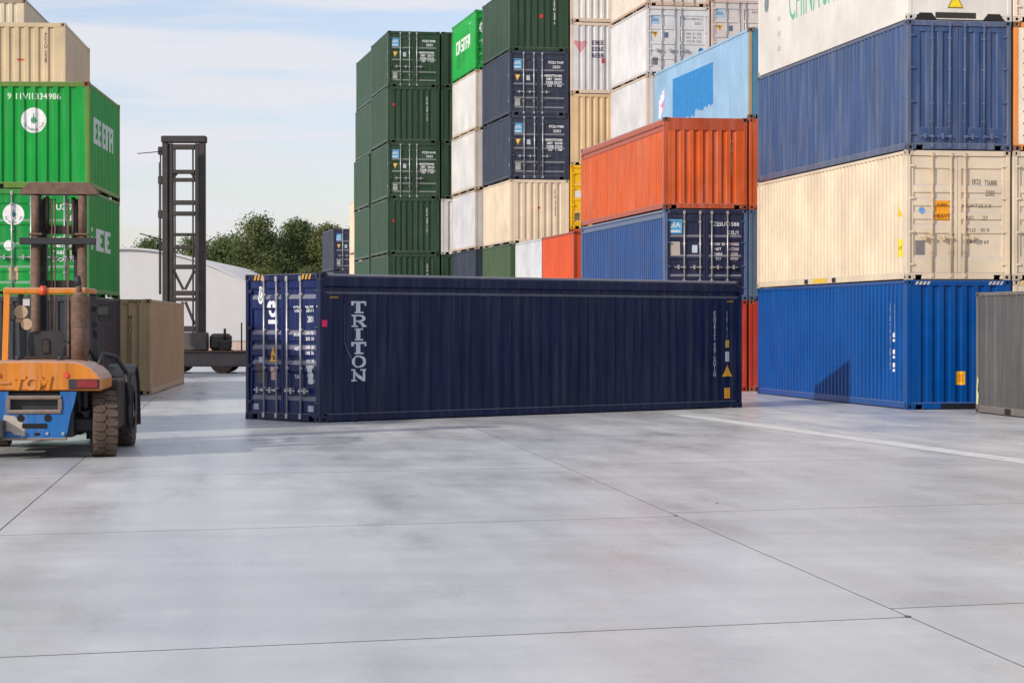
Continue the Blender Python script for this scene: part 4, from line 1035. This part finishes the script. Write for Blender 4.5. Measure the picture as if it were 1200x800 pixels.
# mast
ms = bpy.data.objects.new('mast', None); C.objects.link(ms); ms.parent = fk; ms.location = (-.12, 3.78, 0); ms.empty_display_size = .3
def mpart(n, m, mat='mastmetal'): return ob(n, m.mesh(n, [mat], True), ms)
for s in (1, -1):
    a, b = sorted((s * .30, s * .42)); mpart('outer_channel', MB().cbox(a, b, -.10, .10, .18, 3.96, .01))
    a, b = sorted((s * .215, s * .285)); mpart('inner_channel', MB().cbox(a, b, -.02, .16, .20, 3.90, .01), 'blacksteel')
    mpart('lift_cylinder', MB().tube((s * .365, -.19, .3), (s * .365, -.19, 3.3), .075, n=14).tube((s * .365, -.19, 3.3), (s * .365, -.19, 3.94), .06, n=14), 'rustpipe')
    mpart('chain', MB().cbox(s * .13 - .018, s * .13 + .018, -.05, -.03, .5, 3.9, .003), 'rustpipe')
    mpart('clamp', MB().cbox(s * .365 - .11, s * .365 + .11, -.29, -.101, 3.31, 3.345, .006), 'rustpipe')
mpart('hose', MB().tube((-.20, -.09, 3.4), (-.20, -.09, 3.92), .045, n=10)); mpart('hose', MB().tube((.22, -.09, 3.0), (.22, -.09, 3.92), .03, n=10))
mpart('hose', MB().tube((-.12, -.08, 1.3), (-.12, -.08, 3.9), .014, n=6), 'rustpipe'); mpart('hose', MB().tube((-.07, -.08, 1.3), (-.07, -.08, 3.9), .014, n=6), 'rustpipe')
m = MB(); m.prism([(-.60, 3.965), (.60, 3.965), (.60, 4.02), (.46, 4.15), (-.46, 4.15), (-.60, 4.02)], lambda a, b, h: (a, h, b), -.22, .20); mpart('top_crosshead', m, 'rustpipe')
mpart('cross_member', MB().cbox(-.21, .21, -.02, .10, 3.34, 3.47, .01)); mpart('cross_member', MB().cbox(-.60, .60, -.34, -.28, 3.16, 3.27, .01), 'blacksteel')
mpart('cross_member', MB().cbox(-.21, .21, -.02, .10, 2.48, 2.60, .01)); mpart('cross_member', MB().cbox(-.21, .21, -.02, .10, 1.4, 1.55, .01)); mpart('cross_member', MB().cbox(-.53, .53, .101, .16, .2, .45, .01))
cr = mpart('carriage', MB().cbox(-.85, .85, .20, .27, .15, .28, .01).cbox(-.85, .85, .20, .27, .55, .68, .01), 'blacksteel')
for s in (1, -1): ob('fork', MB().cbox(s * .45 - .07, s * .45 + .07, .275, .33, .05, .7, .008).cbox(s * .45 - .07, s * .45 + .07, .331, 1.7, .05, .10, .008).mesh('fork', ['blacksteel'], True), cr)

# ---------------------------------------------------------------- tall mast handler in the distance
hd_ = empty('container_handler', (-12.93, 90.6, 0), 0, 'tall brown lattice mast handler behind the tan container', 'handler')
def hpart(n, m, mat='hmetal', parent=hd_): return ob(n, m.mesh(n, [mat], True), parent)
M['hmetal'] = plain('brown_mast_paint', (.045, .038, .038), .6, .1, .35, 1.2, .1)
M['hdust'] = plain('dusty_chassis_paint', (.11, .10, .10), .75, 0, .35, .8, .1)
for s in (1, -1):
    a, b = sorted((s * .62, s * .84)); hpart('mast_upright', MB().cbox(a, b, -.18, .18, .9, 9.06, .02)); a, b = sorted((s * .44, s * .615)); 
    hpart('inner_upright', MB().cbox(a, b, -.10, .26, 1.1, 9.03, .015), 'hmetal')
    hpart('lift_rod', MB().tube((s * .355, -.05, 1.2), (s * .355, -.05, 9.0), .035, n=8), 'hmetal')
hpart('mast_cap', MB().cbox(-.88, .88, -.24, .30, 9.065, 9.33, .03)); hpart('cross_member', MB().cbox(-.435, .435, -.12, .12, 8.80, 9.0, .02))
for z0, z1 in ((7.84, 8.0), (7.53, 7.68), (6.62, 6.80), (6.19, 6.36), (5.39, 5.51), (4.88, 5.0), (4.09, 4.27), (3.05, 3.24), (2.83, 2.97), (1.62, 1.85)):
    hpart('cross_member', MB().cbox(-.435, .435, -.12, .12, z0, z1, .015))
for s in (1, -1):
    hpart('diagonal_brace', MB().bar((s * .42, 0, 4.05), (s * .03, 0, 3.28), .10, .10)); hpart('diagonal_brace', MB().bar((s * .05, 0, 2.80), (s * .42, 0, 1.90), .10, .10))
    hpart('gusset', MB().prism([(s * .435, 7.84), (s * .435, 7.62), (s * .25, 7.84)], lambda a, b, h: (a, h, b), -.05, .05))
hpart('hydraulic_pipe', MB().tube((-.93, 0, 3.1), (-.93, 0, 8.7), .03, n=6)); hpart('hydraulic_pipe', MB().tube((-.99, .05, 3.1), (-.99, .05, 8.3), .022, n=6))
for z in (7.6, 6.25, 8.75): hpart('pulley_block', MB().cbox(-1.02, -.842, -.12, .12, z - .16, z + .16, .03))
hpart('guide_rod', MB().tube((-.84, -.1, 8.72), (-1.80, -.3, 8.62), .018, n=6)); hpart('guide_rod', MB().tube((-.84, -.1, 5.24), (-1.70, -.3, 5.48), .025, n=6))
hpart('mast_base', MB().cbox(-.90, .90, -.4, .6, .88, 1.6, .05), 'hdust')
hpart('chassis', MB().cbox(-1.1, 5.2, -.7, 1.9, .26, .82, .05), 'hdust'); hpart('deck_plate', MB().cbox(-.9, 5.0, -.74, 1.94, .822, .875, .01), 'rustpipe')
for x in (-.3, 1.55, 3.9):
    for y in (-.45, 1.6): 
        m = MB(); m.tube((x, y - .22, .46), (x, y + .22, .46), .46, n=24); wv = hpart('wheel', m, 'rubber'); ob('hub', MB().tube((x, y - .24, .46), (x, y + .24, .46), .2, n=14).mesh('hub', ['hdust'], True), wv)
hpart('engine_cover', MB().cbox(.95, 1.75, .2, 1.2, .88, 1.55, .12), 'hdust'); hpart('engine_block', MB().cbox(1.4, 1.85, -.3, .15, .88, 1.30, .06).tube((1.6, 0, 1.3), (1.6, 0, 1.75), .05, n=8), 'hmetal')
hpart('marker_post', MB().tube((2.32, -.5, .88), (2.32, -.5, 1.98), .03, n=8), 'hmetal')
cb = hpart('cab', MB().cbox(2.9, 4.4, -.2, 1.3, .88, 2.35, .08), 'hdust'); hpart('cab_window', MB().cbox(3.0, 4.3, -.215, -.205, 1.4, 2.2, .003), 'glass', cb)

# ---------------------------------------------------------------- white tent hall, low wall
tn = empty('tent_hall', (-25.3, 150, 0), 0, 'large white arched fabric hall behind the lattice mast', 'tent')
def arch(hw_, H_, n=28): return [(hw_ * (-1 + 2 * i / n), H_ * (1 - (-1 + 2 * i / n) ** 2)) for i in range(n + 1)]
A = arch(14.0, 6.85)
m = MB(); k0 = m.pts([(x, -.25, z + .10) for x, z in A]); k1 = m.pts([(x, 40, z + .10) for x, z in A]); k2 = m.pts([(x, -.25, z - .02) for x, z in A]); k3 = m.pts([(x, 40, z - .02) for x, z in A])
for i in range(len(A) - 1):
    m.face([k0 + i, k0 + i + 1, k1 + i + 1, k1 + i], 0, True); m.face([k3 + i, k3 + i + 1, k2 + i + 1, k2 + i], 0, True); m.face([k2 + i, k2 + i + 1, k0 + i + 1, k0 + i])
ob('roof_membrane', m.mesh('roof_membrane', ['fabricroof'], True), tn)
m = MB(); k = m.pts([(x, 0, max(0, z - .03)) for x, z in A]); m.face([k + i for i in range(len(A))][::-1]); ob('front_wall', m.mesh('front_wall', ['fabricroof'], True), tn)
for x in (-8.5, 8.9): ob('seam_batten', MB().cbox(x - .05, x + .05, -.06, -.004, 0, 6.85 * (1 - (x / 14) ** 2) - .1, .01).mesh('seam_batten', ['fabricroof']), tn)
pw = empty('boundary_wall', (-20, 146, 0), 0, 'low pinkish wall at the foot of the white hall', 'wall')
ob('wall_body', MB().cbox(-14, 12, 0, .3, 0, .85, .02).mesh('wall_body', ['pinkwall']), pw); ob('coping', MB().cbox(-14.05, 12.05, -.04, .34, .852, .93, .01).mesh('coping', ['gravelly']), pw)

# ---------------------------------------------------------------- trees
def tree(x, y, h, wd, seed, label, name='broadleaf_tree', low=.12, leaf=.31, dens=1.0):
    r = random.Random(seed); t = empty(name, (x, y, 0), r.uniform(0, 6), label, 'tree', 'trees beyond the white hall')
    m = MB(); tr = [Vector((0, 0, -.1))]
    for i in range(1, 6): tr.append(Vector((r.uniform(-.2, .2) * i * .3, r.uniform(-.2, .2) * i * .3, h * .62 * i / 5)))
    for i in range(5): m.tube(tr[i], tr[i + 1], .26 * (1 - i * .15), .26 * (1 - (i + 1) * .15), n=8)
    cl = []
    nb = 20
    for i in range(nb):
        u = (i + .5) / nb; z = h * (low + (1 - low) * u) * .95
        rad = wd / 2 * (math.sin(math.pi * min(1, (u * .86 + .16))) ** .6) * r.uniform(.45, 1.0); a = i * 2.4 + r.uniform(-.5, .5)
        c_ = Vector((math.cos(a) * rad, math.sin(a) * rad, z)); cl.append((c_, wd * r.uniform(.19, .30)))
        if i % 2 == 0:
            s0 = tr[min(4, int(u * 4))]; m.tube(s0, s0 + (c_ - s0) * .9, .075, .025, n=5)
    cl.append((Vector((r.uniform(-.3, .3), 0, h * .95)), wd * .16))
    ob('trunk', m.mesh('trunk', ['bark']), t)
    v, f = [], []
    for c_, q in cl:
        for k in range(int(640 * dens)):
            d = Vector((r.gauss(0, 1), r.gauss(0, 1), r.gauss(0, 1))).normalized(); rr_ = q * (r.random() ** .45) * r.uniform(.85, 1.25)
            p = c_ + Vector((d.x * rr_, d.y * rr_, d.z * rr_ * .75))
            nrm = (d + Vector((r.gauss(0, .6), r.gauss(0, .6), r.gauss(0, .6) + .4))).normalized(); a = nrm.orthogonal().normalized(); b = nrm.cross(a)
            an = r.uniform(0, 6.28); a, b = a * math.cos(an) + b * math.sin(an), b * math.cos(an) - a * math.sin(an); s_ = leaf * r.uniform(.5, 1.0)
            n_ = len(v); v += [tuple(p - a * s_ * .5), tuple(p + b * s_ * .32), tuple(p + a * s_ * .5), tuple(p - b * s_ * .32)]; f.append((n_, n_ + 1, n_ + 2, n_ + 3))
    me = bpy.data.meshes.new('crown'); me.from_pydata(v, [], f); me.materials.append(M['leaf']); ob('crown', me, t)
TR = [(-36.5, 205, 8.8, 7.5, 'leftmost tree, peeking over the white hall roof'), (-31.6, 202, 9.2, 7, 'low tree seen just left of the lattice mast'), (-27.6, 200, 9.4, 6.5, 'tree seen through the lattice mast'),
      (-24.8, 196, 8.9, 6, 'tree just right of the lattice mast'), (-21.6, 194, 10.9, 6.6, 'tall tree with the left one of the two highest crowns'), (-18.6, 198, 10.9, 6.4, 'tree with the highest crown, above the navy doors'),
      (-15.6, 196, 10.4, 5.8, 'tree right of the highest crown with a ragged top'), (-13.2, 200, 10.2, 5.4, 'tree just left of the distant slate container'), (-10.2, 205, 9.6, 6, 'tree mostly behind the distant slate container')]
TR += [(-33.9, 214, 9.0, 7.5, 'tree in the back row seen left of the lattice mast'), (-26.2, 213, 9.9, 7.0, 'tree in the back row, in the gap right of the lattice mast'),
       (-22.9, 212, 9.9, 6.5, 'back row tree left of the two highest crowns'), (-19.4, 214, 11.0, 7.0, 'back row tree between the two highest crowns'), (-16.0, 213, 10.2, 7.0, 'back row tree filling the gap right of the highest crown')]
for i, (x, y, h, wd, lb) in enumerate(TR): tree(x, y, h, wd, 11 + i, lb)
for i, (x, y, h, wd, lb) in enumerate([(-23.4, 181, 5.6, 5.2, 'bushy young tree low behind the hall, right of the mast'), (-19.6, 180, 6.0, 5.2, 'bushy young tree low above the slope of the hall roof'),
                                       (-15.9, 182, 6.2, 5.0, 'dark bushy tree low behind the navy door corner'), (-12.9, 178, 6.4, 4.4, 'light green bushy tree low beside the distant slate container')]):
    tree(x, y, h, wd, 40 + i, lb, name='bushy_tree', low=.05, leaf=.29)
